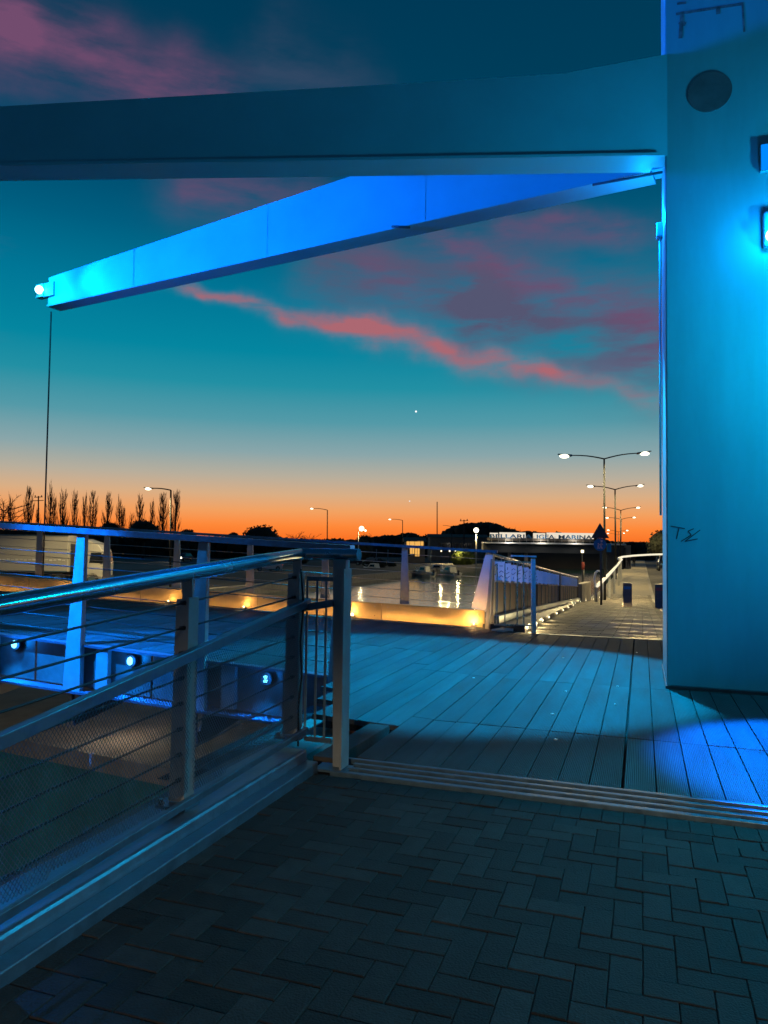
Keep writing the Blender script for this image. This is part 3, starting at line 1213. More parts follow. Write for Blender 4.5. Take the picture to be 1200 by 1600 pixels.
for a, c in zip(posts_u[1:-1], posts_u[2:]):
    o = put('mesh_panel', mesh_panel(a + 0.01, c - 0.01), M['galv'], nr)
    o['kind'] = 'stuff'

# return gate between the railing and the deck
gt = thing('gate', W(3.42, -1.5, 0.1), 'narrow barred return gate with a tall grey end post', 'gate')
GU = 3.42
s_ = MB()
s_.hexa([W(GU, -1.438, 0.012), W(GU, -1.385, 0.012), W(GU + 0.045, -1.385, 0.012), W(GU + 0.045, -1.438, 0.012),
         W(GU, -1.455, 1.03), W(GU, -1.385, 1.03), W(GU + 0.045, -1.385, 1.03), W(GU + 0.045, -1.455, 1.03)])
put('end_post', s_, M['post'], gt, 0.003)
s_ = MB()
s_.box(W(GU + 0.0, -1.378, 0.5), (0.012, 0.10, 0.97), DV, DU)
put('post_flange', s_, M['post'], gt, 0.002)
for h in (0.13, 0.93):
    s_ = MB()
    s_.bar(W(GU + 0.02, -1.60, h), W(GU + 0.02, -1.455, h), 0.014, 0.022)
    put('frame_bar', s_, M['galv'], gt)
for v in (-1.60, -1.545, -1.495):
    s_ = MB()
    s_.bar(W(GU + 0.02, v, 0.14), W(GU + 0.02, v, 0.925), 0.011, 0.011)
    put('bar', s_, M['galv'], gt)
s_ = MB()
s_.bar(W(GU - 0.02, -1.62, 0.78), W(GU - 0.02, -1.44, 0.815), 0.02, 0.035)
put('mid_bar', s_, M['galv'], gt, 0.002)
s_ = MB()
s_.box(W(GU - 0.0, -1.43, 0.006), (0.17, 0.12, 0.012), DV, DU)
put('foot_plate', s_, M['galv'], gt, 0.002)
s_ = MB()
cab = [W(3.36, -1.60, 0.98), W(3.365, -1.585, 0.8), W(3.37, -1.60, 0.62), W(3.365, -1.588, 0.45), W(3.37, -1.605, 0.3), W(3.365, -1.60, 0.11)]
s_.tube(cab, 0.005, 6)
o = put('cable', s_, M['black'])
tag(o, 'thin black cable hanging wavily beside the second railing post', 'cable')
# steel edge running on to the leaf
s_ = MB()
s_.hexa([W(3.50, -1.58, -0.2), W(3.50, -1.435, -0.2), W(4.33, -1.435, -0.2), W(4.33, -1.58, -0.2), W(3.50, -1.58, 0.03), W(3.50, -1.46, 0.03), W(4.33, -1.45, 0.012), W(4.33, -1.58, 0.012)])
o = put('edge_beam', s_, M['timber'], None, 0.004)
tag(o, 'short dark edge beam between the gate post and the leaf', 'beam')
s_ = MB()
s_.box(W(4.10, -1.80, -0.16), (1.0, 1.02, 0.05), DV, DU)
o = put('step_board', s_, M['plank'])
tag(o, 'low teal board lying in the gap behind the gate', 'board')

# ------------------------------------------------------------------ pylon with its two arms
pl0 = on(1042, 1076, 0)
UP, VP = UV(pl0)
pyl = thing('bridge_pylon', W(UP, VP, 0), 'tall pale pylon with two tapering arms, washed in blue light', 'pylon')
D_ = 1.15
PW_ = 2.4
lean = 0.0
s_ = MB()
s_.box(W(UP + D_ / 2, VP + PW_ / 2, 4.5), (PW_, D_, 8.96), DV, DU)
put('column', s_, M['pylon'], pyl, 0.012)
s_ = MB()
s_.box(W(UP + D_ / 2, VP + PW_ / 2, 0.012), (PW_ + 0.02, D_ + 0.02, 0.022), DV, DU)
put('base_strip', s_, M['dark'], pyl)


def plane_u(px, py, uu):
    d = ray(px, py)
    u_, v_ = UV(d)
    return CAM + d * (uu / u_)


c = plane_u(1109, 144, UP)
s_ = MB()
s_.tube([c - DU * 0.008, c + DU * 0.01], 0.165, 40, smooth=True)
put('cover_disc', s_, M['disc'], pyl)
# stains around a removed bracket
s_ = MB()
for (a, c_, w) in (((1056, 22), (1160, 6), 0.022), ((1066, 18), (1063, 60), 0.03), ((1160, 4), (1163, 50), 0.016), ((1122, 10), (1122, 22), 0.03), ((1058, 6), (1072, 4), 0.02), ((1061, 35), (1071, 38), 0.03)):
    pa, pb = plane_u(*a, UP - 0.0015), plane_u(*c_, UP - 0.0015)
    s_.bar(pa, pb, w, 0.002, up=DU)
put('stain', s_, M['dirt'], pyl)
# scratched initials
s_ = MB()
for st in ([(1048, 822), (1070, 826)], [(1061, 824), (1057, 842)], [(1084, 826), (1075, 830), (1080, 836), (1064, 846)], [(1094, 828), (1070, 846), (1090, 842)]):
    for a, c_ in zip(st[:-1], st[1:]):
        s_.bar(plane_u(*a, UP - 0.0015), plane_u(*c_, UP - 0.0015), 0.008, 0.002, up=DU)
put('scratched_initials', s_, M['ink'], pyl)
for vv, nm in ((VP + 0.06, 'panel_seam'), (VP + 0.85, 'panel_seam')):
    pass


def arm(root, tip, rz0, rz1, tz0, tz1, seams):
    """root/tip xy; bottom and top heights at root (rz) and tip (tz)."""
    root, tip = Vector((root[0], root[1], 0)), Vector((tip[0], tip[1], 0))
    d = (tip - root).normalized()
    n = Vector((d.y, -d.x, 0))
    if n.y > 0:
        n = -n
    w = 0.10
    s_ = MB()
    nseg = 8
    for k in range(nseg):
        a, c_ = k / nseg, (k + 1) / nseg
        A_, B_ = root + (tip - root) * a, root + (tip - root) * c_
        def zz(t): return (rz0 + (tz0 - rz0) * t, rz1 + (tz1 - rz1) * t + 0.13 * max(0, 1 - t * 6) ** 2)
        za, zb_ = zz(a), zz(c_)
        s_.hexa([A_ + n * w + DZ * za[0], B_ + n * w + DZ * zb_[0], B_ - n * w + DZ * zb_[0], A_ - n * w + DZ * za[0],
                 A_ + n * w + DZ * za[1], B_ + n * w + DZ * zb_[1], B_ - n * w + DZ * zb_[1], A_ - n * w + DZ * za[1]])
    ar = put('arm', s_, M['arm'], pyl)
    s_ = MB()
    root = root + d * 0.13
    s_.hexa([root + n * 0.14 + DZ * (rz0 - 0.026), tip + n * 0.12 + DZ * (tz0 - 0.026), tip - n * 0.12 + DZ * (tz0 - 0.026), root - n * 0.14 + DZ * (rz0 - 0.026),
             root + n * 0.14 + DZ * (rz0 - 0.003), tip + n * 0.12 + DZ * (tz0 - 0.003), tip - n * 0.12 + DZ * (tz0 - 0.003), root - n * 0.14 + DZ * (rz0 - 0.003)])
    put('flange', s_, M['arm'], ar)
    for t in (seams):
        p_ = root + (tip - root) * t
        z0, z1 = rz0 + (tz0 - rz0) * t, rz1 + (tz1 - rz1) * t
        s_ = MB()
        s_.box(p_ + n * (w + 0.002) + DZ * ((z0 + z1) / 2), (0.008, 0.005, z1 - z0 - 0.01), d, n)
        put('weld_seam', s_, M['arm'], ar)
    return root - d * 0.13, tip, d, n


ra = W(UP + 0.118, VP + 0.05)
rb = W(UP + 0.80, VP + 0.05)
fr = at(1045, 265, rb.y)
near_tip_xy = (-5.0, 5.95)
far_tip = at(84, 480, 11.0)
far_top = at(84, 437, 11.0)
n_r0 = at(1040, 252, ra.y).z
n_r1 = at(1040, 118, ra.y).z
n_l0, n_l1 = at(0, 264, 5.95).z, at(0, 175, 5.95).z
# extrapolate the near arm from picture column 0 to its tip
x0_, x1_ = ra.x, at(0, 264, 5.95).x
ex = (near_tip_xy[0] - x0_) / (x1_ - x0_)
near_arm = arm((ra.x, ra.y), near_tip_xy, n_r0, n_r1, n_r0 + (n_l0 - n_r0) * ex, n_r1 + (n_l1 - n_r1) * ex, ())
f_root_b = at(1040, 268, rb.y).z
f_mid = at(580, 272, 7.75).z
kq = at(583, 272, 1.0).x
tt = (kq * rb.y - rb.x) / ((far_tip.x - rb.x) - kq * (far_tip.y - rb.y))
f_mid = at(583, 272, rb.y + (far_tip.y - rb.y) * tt).z
f_root_t = (f_mid - far_top.z * tt) / (1 - tt)
far_arm = arm((rb.x, rb.y), (far_tip.x, far_tip.y), f_root_b, f_root_t, far_tip.z, far_top.z, (0.27, 0.52, 0.79))

# cable clipped under the root of the far arm
fa0, fa1, fad, fan = far_arm
s_ = MB()
def fpt(t, dz, dn):
    return fa0 + (fa1 - fa0) * t + fan * dn + DZ * (f_root_b + (far_tip.z - f_root_b) * t + dz)
s_.tube([fpt(0.0, -0.045, 0.10), fpt(0.03, -0.05, 0.13), fpt(0.075, -0.04, 0.15)], 0.012, 6)
put('cable', s_, M['dark'], pyl)
s_ = MB()
s_.tube([fpt(0.30, -0.05, 0.13), fpt(0.318, -0.02, 0.15), fpt(0.325, 0.0, 0.13)], 0.014, 6)
put('cable', s_, M['dark'], pyl)
# suspension rod from the far arm to the leaf
rt = at(80, 487, 11.05)
vb = v_far(66)
rbt = pf(vb, KH + 0.02, 0.02)
s_ = MB()
s_.tube([Vector((rt.x, rt.y, rt.z)), rbt], 0.012, 8)
rod = put('suspension_rod', s_, M['dark'])
tag(rod, 'thin vertical rod from the arm tip down to the leaf', 'rod')

# floodlight on the far arm tip
tipc = at(68, 455, 10.95)
fl = thing('floodlight', tipc, 'glaring white blue floodlight on the tip of the far arm', 'lamp')
s_ = MB()
dA = far_arm[2]
s_.box(tipc + dA * 0.03, (0.16, 0.10, 0.20), dA, far_arm[3])
put('housing', s_, M['arm'], fl)
s_ = MB()
s_.bar(tipc + dA * -0.25, tipc + dA * 0.0, 0.05, 0.20)
put('clamp', s_, M['arm'], fl)
s_ = MB()
s_.ball(tipc + far_arm[3] * 0.07, 0.062, 12, 8)
put('lens', s_, M['e_blue'], fl)
light('flood_light', 'SPOT', tipc + far_arm[3] * 0.34 + dA * -0.02, (0.0, 0.17, 1.0), 1300, 0.05, fl, aim=Vector((rb.x, rb.y, 5.2)), spot=46, blend=0.6)
light('flood_light', 'POINT', tipc + far_arm[3] * 0.30 + dA * -0.25, (0.0, 0.55, 1.0), 26, 0.05, fl)

# its twin on the near arm tip
tn_ = Vector((near_tip_xy[0], near_tip_xy[1], n_l0 + 0.1)) + Vector((-0.1, 0.45, 0.1))
fl2 = thing('floodlight', tn_, 'blue floodlight on the tip of the near arm, beyond the left edge', 'lamp')
s_ = MB()
s_.tube([tn_ + Vector((-0.14, 0, 0)), tn_ + Vector((0.02, 0, 0))], 0.10, 14)
put('housing', s_, M['dark'], fl2)
s_ = MB()
s_.bar(tn_ + Vector((-0.06, -0.02, 0)), tn_ + Vector((0.0, -0.45, 0)), 0.05, 0.12)
put('clamp', s_, M['arm'], fl2)
s_ = MB()
s_.ball(tn_ + Vector((0.05, -0.02, 0)), 0.085, 12, 8)
put('lens', s_, M['e_blue'], fl2)
light('flood_light', 'SPOT', tn_ + Vector((0.20, 0.12, -0.02)), (0.0, 0.17, 1.0), 2600, 0.08, fl2, aim=Vector((-1.6, 9.2, 6.2)), spot=112, blend=0.3)
light('flood_light', 'SPOT', tn_ + Vector((0.18, 0.10, -0.16)), (0.0, 0.26, 1.0), 1500, 0.08, fl2, aim=Vector((-2.6, 7.2, 0.2)), spot=60, blend=0.6)

# lower head of the same floodlight, on the camera side of the arm tip
tn2 = Vector((near_tip_xy[0] + 0.05, near_tip_xy[1] - 0.62, n_l0 + 0.05))
s_ = MB()
s_.box(tn2 + Vector((0, 0.1, 0.04)), (0.2, 0.2, 0.16))
put('lower_head', s_, M['dark'], fl2)
light('flood_light', 'SPOT', tn2 + Vector((0.02, 0, -0.10)), (0.0, 0.19, 1.0), 9000, 0.06, fl2, aim=Vector((-2.75, 6.75, 0.35)), spot=24, blend=0.6)
light('flood_light', 'SPOT', tn2 + Vector((0.06, 0, -0.10)), (0.0, 0.22, 1.0), 2400, 0.06, fl2, aim=Vector((-1.86, 1.9, 0.4)), spot=18, blend=1.0)
# lamps on the pylon, and a blue-lit plate made to glow
lp = plane_u(1207, 368, UP - 0.075)
pf1 = thing('floodlight', lp, 'bright blue floodlight on the front of the pylon at the right edge', 'lamp')
s_ = MB()
s_.box(lp + DU * 0.035 + DZ * 0.06, (0.12, 0.075, 0.28), DV, DU)
put('housing', s_, M['arm'], pf1, 0.02)
s_ = MB()
s_.box(lp + DU * 0.074 + DZ * 0.06, (0.07, 0.004, 0.12), DV, DU)
put('mount', s_, M['arm'], pf1)
s_ = MB()
s_.ball(lp - DU * 0.01, 0.05, 12, 8)
put('lens', s_, M['e_blue'], pf1)
s_ = MB()
s_.tube([lp + DU * 0.068 - DZ * 0.08, lp + DU * 0.068 - DZ * 0.75], 0.006, 6)
put('conduit', s_, M['pylon'], pf1)
light('flood_light', 'POINT', lp - DU * 0.16, (0.0, 0.34, 1.0), 14, 0.04, pf1)
light('flood_light', 'SPOT', lp - DU * 0.14 + DV * 0.1 - DZ * 0.1, (0.0, 0.16, 1.0), 7000, 0.05, pf1, aim=on(1345, 1195, 0), spot=32, blend=0.4)

pp = plane_u(1193, 247, UP - 0.03)
pn_ = thing('glow_plate', pp, 'bright blue rectangular plate high on the pylon, its blue light painted as glow', 'lamp')
s_ = MB()
s_.box(pp + DU * 0.015 + DV * 0.15, (0.345, 0.05, 0.21), DV, DU)
put('housing', s_, M['pylon'], pn_)
s_ = MB()
s_.box(pp - DU * 0.015 + DV * 0.15, (0.335, 0.012, 0.20), DV, DU)
put('lens', s_, M['e_plate'], pn_)  # emission stands in for blue light falling on a plate

sp = at(1031, 361, (W(UP + 0.75, VP)).y)
pf2 = thing('side_lamp', sp, 'small blue lamp box with a conduit on the left side of the pylon', 'lamp')
s_ = MB()
s_.box(sp, (0.06, 0.10, 0.13), DV, DU)
put('housing', s_, M['arm'], pf2, 0.008)
s_ = MB()
s_.tube([sp - DZ * 0.065, sp - DZ * 2.6], 0.010, 6)
put('conduit', s_, M['arm'], pf2)
light('side_light', 'SPOT', sp - DV * 0.25 + DZ * 0.02, (0.0, 0.47, 1.0), 2700, 0.03, pf2, aim=on(770, 1050, 0), spot=58, blend=0.25)
light('side_glow', 'POINT', sp - DV * 0.12 - DU * 0.05 + DZ * 0.1, (0.0, 0.34, 1.0), 26, 0.04, pf2)
# a second floodlight of the pylon stands on a bracket beyond the right edge
fx = W(UP - 1.0, VP + 1.9, 2.7)
pf3 = thing('floodlight', fx, 'teal floodlight on a long bracket in front of the pylon, beyond the right edge', 'lamp')
s_ = MB()
s_.bar(fx + DU * 0.05, fx + DU * 0.99, 0.05, 0.05)
put('bracket', s_, M['arm'], pf3)
s_ = MB()
s_.box(fx, (0.22, 0.16, 0.16), DV, DU)
put('housing', s_, M['dark'], pf3, 0.01)
s_ = MB()
s_.ball(fx + DU * 0.08 - DV * 0.02 - DZ * 0.02, 0.06, 10, 6)
put('lens', s_, M['e_blue'], pf3)
light('flood_light', 'POINT', fx + DU * 0.2 - DV * 0.1 - DZ * 0.12, (0.0, 0.66, 1.0), 50, 0.08, pf3)
light('flood_light', 'SPOT', fx + DU * 0.12 - DV * 0.05, (0.0, 0.56, 1.0), 270, 0.08, pf3, aim=W(UP, VP + 0.9, 2.9), spot=150, blend=0.4)
light('flood_light', 'SPOT', fx + DU * 0.1 - DV * 0.05 - DZ * 0.14, (0.0, 0.60, 1.0), 560, 0.08, pf3, aim=on(1440, 1370, 0), spot=70, blend=1.0)

# ------------------------------------------------------------------ balustrade down the walk
def vbal(u):
    pts = [(9.85, -1.90), (12, -2.0), (20, -2.25), (32.5, -2.50), (40, -2.45), (60, -2.6)]
    for (a, va), (c, vc) in zip(pts[:-1], pts[1:]):
        if u <= c:
            return va + (vc - va) * (u - a) / (c - a)
    return pts[-1][1]


def pb(u, h, dv=0.0):
    return W(u, vbal(u) + dv, zpath(u) + h)


bal = thing('balustrade', pb(10, 0), 'slatted balustrade with hanging white plates, sloping down beside the lit walk', 'balustrade')
U_B0, U_B1 = 9.95, 31.5
us_ = [U_B0 + (U_B1 - U_B0) * k / 12 for k in range(13)]
s_ = MB()
s_.tube([pb(u, 1.02) for u in us_], 0.024, 8)
put('handrail', s_, M['steel'], bal)
s_ = MB()
for a, c in zip(us_[:-1], us_[1:]):
    s_.bar(pb(a, 0.66), pb(c, 0.66), 0.03, 0.03)
put('mid_rail', s_, M['galv'], bal)
s_ = MB()
for a, c in zip(us_[:-1], us_[1:]):
    s_.bar(pb(a, 0.10, 0.02), pb(c, 0.10, 0.02), 0.16, 0.18)
put('base_beam', s_, M['galv'], bal)
# dark slats of the infill, one by one near the deck
u = U_B0 + 0.15
k = 0
while u < U_B1:
    s_ = MB()
    s_.bar(pb(u, 0.18, -0.03), pb(u, 0.64, -0.03), 0.02, 0.125, up=DU)
    put('slat', s_, M['slat'], bal)
    u += 0.14 if u < 20 else 0.2
    k += 1
    if k > 130:
        break
# hanging plates with a drawn mark
gl = [[(-0.4, 0.1), (-0.1, -0.25), (0.45, 0.4)], [(-0.35, 0.3), (0.3, 0.3)], [(0, 0.35), (0, -0.35)], [(-0.4, -0.2), (0.0, 0.3), (0.4, -0.1)], [(-0.3, -0.3), (0.35, 0.25)]]
u = 10.15
k = 0
while u < U_B1 - 0.5:
    hgt = 0.30
    s_ = MB()
    s_.box(pb(u, 0.80), (0.10 if u < 14 else 0.12, 0.012, hgt), DV, DU)
    pt = put('plate', s_, M['white'], bal)
    s_ = MB()
    s_.tube([pb(u, 0.94), pb(u, 1.01)], 0.008, 5)
    put('hanger', s_, M['galv'], bal)
    if u < 16:
        s_ = MB()
        for q, (gi, zc) in enumerate(((k % 5, 0.87), ((k + 2) % 5, 0.80), ((k * 2 + 1) % 5, 0.73))):
            g = gl[gi]
            for a, c in zip(g[:-1], g[1:]):
                s_.bar(pb(u, zc + a[1] * 0.06) + DV * a[0] * 0.08 - DU * 0.008, pb(u, zc + c[1] * 0.06) + DV * c[0] * 0.08 - DU * 0.008, 0.008, 0.003, up=DU)
        put('mark', s_, M['ink'], pt)
    s_ = MB()
    s_.bar(pb(u + 0.35, 0.19), pb(u + 0.35, 0.64), 0.016, 0.016, up=DU)
    put('baluster', s_, M['galv'], bal)
    u += 0.75 if u < 12.5 else 0.95
    k += 1
for u in (U_B0, 16.2, 22.5, U_B1):
    s_ = MB()
    s_.bar(pb(u, 0.0), pb(u, 1.02), 0.06, 0.06, up=DU)
    put('post', s_, M['rust'] if u > 15 else M['post'], bal)

# small barred gate between the end post and the lit post
g2 = thing('gate', at(800, 987, 9.75), 'open barred gate with a pale post at the foot of the balustrade', 'gate')
Yg = 9.72
s_ = MB()
s_.bar(at(834, 990, Yg), at(833, 873, Yg), 0.055, 0.055, up=(0, 1, 0))
put('post', s_, M['white'], g2, 0.004)
for (x0, x1) in ((776, 777), (789, 789), (808, 808.5), (818.5, 818)):
    s_ = MB()
    s_.bar(at(x0, 976, Yg), at(x1, 880, Yg), 0.014, 0.014, up=(0, 1, 0))
    put('bar', s_, M['steel'], g2)
for y0, y1, x0 in ((876, 879, 770), (976, 977, 772)):
    s_ = MB()
    s_.bar(at(x0, y0, Yg), at(832, y1, Yg), 0.018, 0.018)
    put('frame_bar', s_, M['steel'], g2)
s_ = MB()
s_.bar(at(799, 868.5, Yg), at(837, 869.5, Yg), 0.10, 0.02)
put('cap', s_, M['white'], g2)
s_ = MB()
s_.hexa([at(768, 988, 9.6), at(787, 989, 9.55), at(840, 981, 10.4), at(822, 979, 10.4), at(768, 983, 9.6), at(787, 984, 9.55), at(840, 977, 10.4), at(822, 975, 10.4)])
o = put('kerb_stone', s_, M['white'])
tag(o, 'pale kerb stone at the foot of the barred gate', 'kerb stone')

# step lights throwing stripes across the walk
edg = MB()
eu = [9.80, 11, 13, 15, 17, 19, 21, 23, 25]
for a, c in zip(eu[:-1], eu[1:]):
    e0, e1 = -1.44 - 0.042 * (a - 9.8), -1.44 - 0.042 * (c - 9.8)
    edg.hexa([W(a, vbal(a) - 0.1, zpath(a) - 0.2), W(a, e0, zpath(a) - 0.2), W(c, e1, zpath(c) - 0.2), W(c, vbal(c) - 0.1, zpath(c) - 0.2),
              W(a, vbal(a) - 0.1, zpath(a) + 0.09), W(a, e0, zpath(a) + 0.09), W(c, e1, zpath(c) + 0.09), W(c, vbal(c) - 0.1, zpath(c) + 0.09)])
put('edging', edg, M['dark'], bal)
stepu = [9.95, 10.45, 11.3, 12.4, 13.8, 16.0, 18.4, 21.0, 24.0, 27.2, 30.5, 34.0, 39, 45, 52]
onames = ['closest to the gate post', 'second from the gate post', 'third from the gate post', 'fourth from the gate post', 'fifth from the gate post']
fnames = ['sixth from the gate post', 'seventh from the gate post', 'eighth from the gate post', 'level with the bollard', 'just past the bollard', 'where the slatted balustrade ends', 'below the hooked rail end',
          'under the start of the glowing handrail', 'under the middle of the glowing handrail', 'farthest, under the far glowing handrail']
for k, u in enumerate(stepu):
    ve = -1.44 - 0.042 * (u - 9.8) if u < 25 else vbal(u) + 0.15
    p = W(u, ve, zpath(u) + 0.055)
    lt = thing('step_light', p, 'small step light at the foot of the balustrade, ' + onames[k] if k < 5 else 'tiny step light beside the walk, ' + fnames[k - 5], 'lamp', 'step lights along the walk')
    s_ = MB()
    s_.tube([p - DV * 0.03, p + DV * 0.008], 0.030, 8)
    put('housing', s_, M['galv'], lt)
    s_ = MB()
    s_.ball(p + DV * 0.010, 0.021, 8, 5)
    put('lens', s_, M['e_step'], lt)
    light('step_beam', 'SPOT', p + DV * 0.05 + DZ * 0.03, (1.0, 0.74, 0.32), 11000 * (1 + 0.03 * k), 0.003, lt, aim=W(u, ve + 2.7, zpath(u) - 0.005), spot=5.2 + 0.25 * k, blend=0.8)
    light('step_glow', 'POINT', p + DV * 0.07 + DZ * 0.03, (1.0, 0.76, 0.34), 5.0 if k < 4 else 1.6, 0.008, lt)

# bright handrail with a light strip farther on
strip = thing('lit_handrail', pb(36, 0.9), 'curving white handrail with a glowing light strip beside the lower walk', 'railing')
sp_px = [(931, 917, 33.0), (941, 908, 37.0), (952, 897, 44.0), (960, 888, 52.0), (967, 880, 64), (970, 875, 72), (966, 873, 80), (972, 870.5, 88), (990, 868.5, 92), (1016, 867, 96), (1060, 865.5, 100)]
pts = [at(*q) for q in sp_px]
for nm, a, c in (('handrail', 0, 6), ('handrail', 5, 11)):
    s_ = MB()
    s_.tube(pts[a:c], 0.09 if a == 0 else 0.14, 6)
    put(nm, s_, M['white'], strip)
    s_ = MB()
    s_.tube([p + Vector((0.02, -0.14, 0.04)) for p in pts[a:c]], 0.06 if a == 0 else 0.12, 6)
    put('light_strip', s_, M['e_strip'], strip)
for i, p in enumerate(pts[:6]):
    q = p.copy()
    s_ = MB()
    s_.bar(Vector((q.x, q.y, zpath(UV(q)[0]))), q, 0.12, 0.12, up=(0, 1, 0))
    put('post', s_, M['post'], strip)
for (p, w_) in ((pts[1], 30), (pts[3], 40), (pts[5], 60)):
    light('strip_light', 'POINT', p + DV * 0.5 + DZ * 0.1, (1, 0.85, 0.55), w_, 0.3, strip)
s_ = MB()
hx = [at(x, y, 33.2) for x, y in ((930, 917), (929, 903), (930.5, 895), (934, 892), (938, 892.5))]
s_.tube(hx, 0.05, 6)
o = put('rail_hoop', s_, M['white'])
tag(o, 'white hooked end of a rail behind the sign pole', 'rail')
s_ = MB()
s_.hexa([W(32, -2.62, zpath(32)), W(32, -2.35, zpath(32)), W(37, -2.3, zpath(37)), W(37, -2.6, zpath(37)), W(32, -2.62, zpath(32) + 0.75), W(32, -2.35, zpath(32) + 0.75), W(37, -2.3, zpath(37) + 0.9), W(37, -2.6, zpath(37) + 0.9)])
o = put('parapet', s_, M['concrete'])
tag(o, 'short pale parapet wall where the balustrade ends', 'wall')

# ------------------------------------------------------------------ bollards
def bollard(px, py, Y, lab, band):
    p = at(px, py, Y)
    t = thing('bollard', p, lab, 'bollard')
    s_ = MB()
    h = 36 / FPX * Y
    w = 0.30
    s_.box(p + DZ * h / 2, (w, w, h), DV, DU)
    put('body', s_, M['rust'], t, 0.012)
    s_ = MB()
    s_.box(p + DZ * (h + 0.012), (w * 0.9, w * 0.9, 0.02), DV, DU)
    put('cap', s_, M['dark'], t)
    s_ = MB()
    s_.box(p + DZ * h * 0.82 - DU * (w / 2 + 0.004), (w * 0.8, 0.006, 0.10), DV, DU)
    put('band', s_, M['signblue'] if not band else M['rednose'], t)
    return t


bollard(980.5, 948, 26.0, 'square brown bollard standing in the middle of the lit walk', 0)
bollard(1031, 950, 24.5, 'square dark bollard half hidden by the pylon edge', 1)

# ------------------------------------------------------------------ signpost
Ys = 26.5
sg = thing('sign_post', at(939, 945, Ys), 'signpost with a triangle, a round pedestrian sign and a small plate', 'sign')
s_ = MB()
s_.tube([at(939.5, 945, Ys), at(938.5, 822, Ys)], 0.038, 8)
put('pole', s_, M['dark'], sg)
s_ = MB()
s_.prism([at(937.5, 817, Ys - 0.06), at(952, 841, Ys - 0.06), at(923.5, 841, Ys - 0.06)], (0, 0.012, 0))
put('triangle_plate', s_, M['dark'], sg)
cc = at(937.5, 851, Ys - 0.08)
s_ = MB()
s_.tube([cc, cc + Vector((0, 0.012, 0))], 9.8 / FPX * Ys, 24)
rd = put('round_plate', s_, M['signblue'], sg)
s_ = MB()
kx = Ys / FPX


def sgp(x, y, dy=-0.006):
    return cc + Vector((x * kx, dy, y * kx))


def stroke(mb_, a, c_, w):
    mb_.bar(sgp(*a), sgp(*c_), 0.004, w * kx, up=(0, 0, 1) if abs(a[0] - c_[0]) > abs(a[1] - c_[1]) else (1, 0, 0))


for (a, c_, w) in (((2.2, 3), (1.2, -1.5), 2.6), ((1.2, -1.5), (3.4, -6.2), 1.5), ((1.2, -1.5), (-0.8, -6.4), 1.5), ((2, 2), (4.6, -0.4), 1.1), ((2, 2), (-1.6, -0.6), 1.1),
                   ((-2.6, -1), (-3.0, -3.6), 1.9), ((-3, -3.6), (-1.8, -6.4), 1.1), ((-3, -3.6), (-4.4, -6.2), 1.1)):
    stroke(s_, a, c_, w)
s_.tube([sgp(2.6, 5.6, -0.008), sgp(2.6, 5.6, -0.002)], 1.5 * kx, 10)
s_.tube([sgp(-2.5, 1.2, -0.008), sgp(-2.5, 1.2, -0.002)], 1.2 * kx, 10)
put('pedestrian_symbol', s_, M['signpink'], rd)
s_ = MB()
c2_ = at(951.5, 856, Ys + 0.1)
s_.box(c2_, (7 * kx, 0.012, 13 * kx))
put('small_plate', s_, M['signcyan'], sg)
s_ = MB()
s_.box(c2_ + Vector((0, -0.008, 0)), (3.4 * kx, 0.004, 8 * kx))
put('plate_panel', s_, M['signblue'], sg)


# ------------------------------------------------------------------ street lamps
def lamp_arm(mb_, base, tipp, r):
    pts_ = []
    for k in range(7):
        t = k / 6
        p = base.lerp(tipp, t)
        p.z += 0.12 * math.sin(t * PI) * (tipp - base).length * 0.3
        pts_.append(p)
    mb_.tube(pts_, r, 6, r2=r * 0.7)


def lamp_head(root, p, d, sz, k, power, col=LAMPW):
    hd = MB()
    d = d.normalized()
    hd.bar(p - d * 0.1 * sz, p + d * 0.62 * sz, 0.26 * sz, 0.10 * sz, w2=0.16 * sz, h2=0.05 * sz)
    h_ = put('lamp_head', hd, M['galv'], root)
    g = MB()
    g.ball(p + d * 0.28 * sz - DZ * 0.07 * sz, 0.26 * sz, 10, 6, sc=(1.0, 0.8, 0.42))
    put('lens', g, M['e_lamp'], h_)
    light('lamp_light', 'SPOT', p + d * 0.28 * sz - DZ * 0.30, col, power, 0.05, root, aim=p + d * 0.28 * sz - DZ * 5, spot=168 if k == 0 and sz == 1.0 else 160, blend=0.2)


dbl = [((944, 717), 39.0, (884, 711), (1005, 707), (945, 938)), ((961, 765), 62, (924, 759), (999, 758), (962, 905)),
       ((970, 797.5), 93, (946, 792.5), (996, 792.5), (969, 885)), ((971, 811.5), 124, (949, 808.5), (990, 808), (970, 872)),
       ((966, 831), 190, (951, 828), (979, 828.5), (966, 862)), ((966, 836), 240, (950, 833), (974, 833), (966, 860))]
wheres = ['nearest, towering over the signpost', 'second, just behind the nearest one', 'third down the walk', 'fourth down the walk', 'fifth, small against the orange sky', 'smallest and farthest']
for k, (top, Y, a, c_, bs) in enumerate(dbl):
    t = thing('street_lamp', at(bs[0], bs[1], Y), 'double armed street lamp beside the walk, ' + wheres[k], 'street lamp', 'double street lamps along the walk')
    s_ = MB()
    s_.tube([at(bs[0], bs[1], Y), at(*top, Y)], 0.075 if k == 0 else 0.085, 8, r2=0.045 if k == 0 else 0.06)
    put('pole', s_, M['pole'], t)
    tp = at(*top, Y)
    for e in (a, c_):
        q = at(*e, Y)
        s_ = MB()
        dirn = (q - tp)
        qq = tp + dirn * 0.90
        lamp_arm(s_, tp, qq, 0.04 if k == 0 else 0.05)
        put('arm', s_, M['dark'], t)
        lamp_head(t, qq, dirn, 1.0 if k < 4 else 1.25, k, (3600, 2400, 3000, 3000, 1500, 1000)[k])

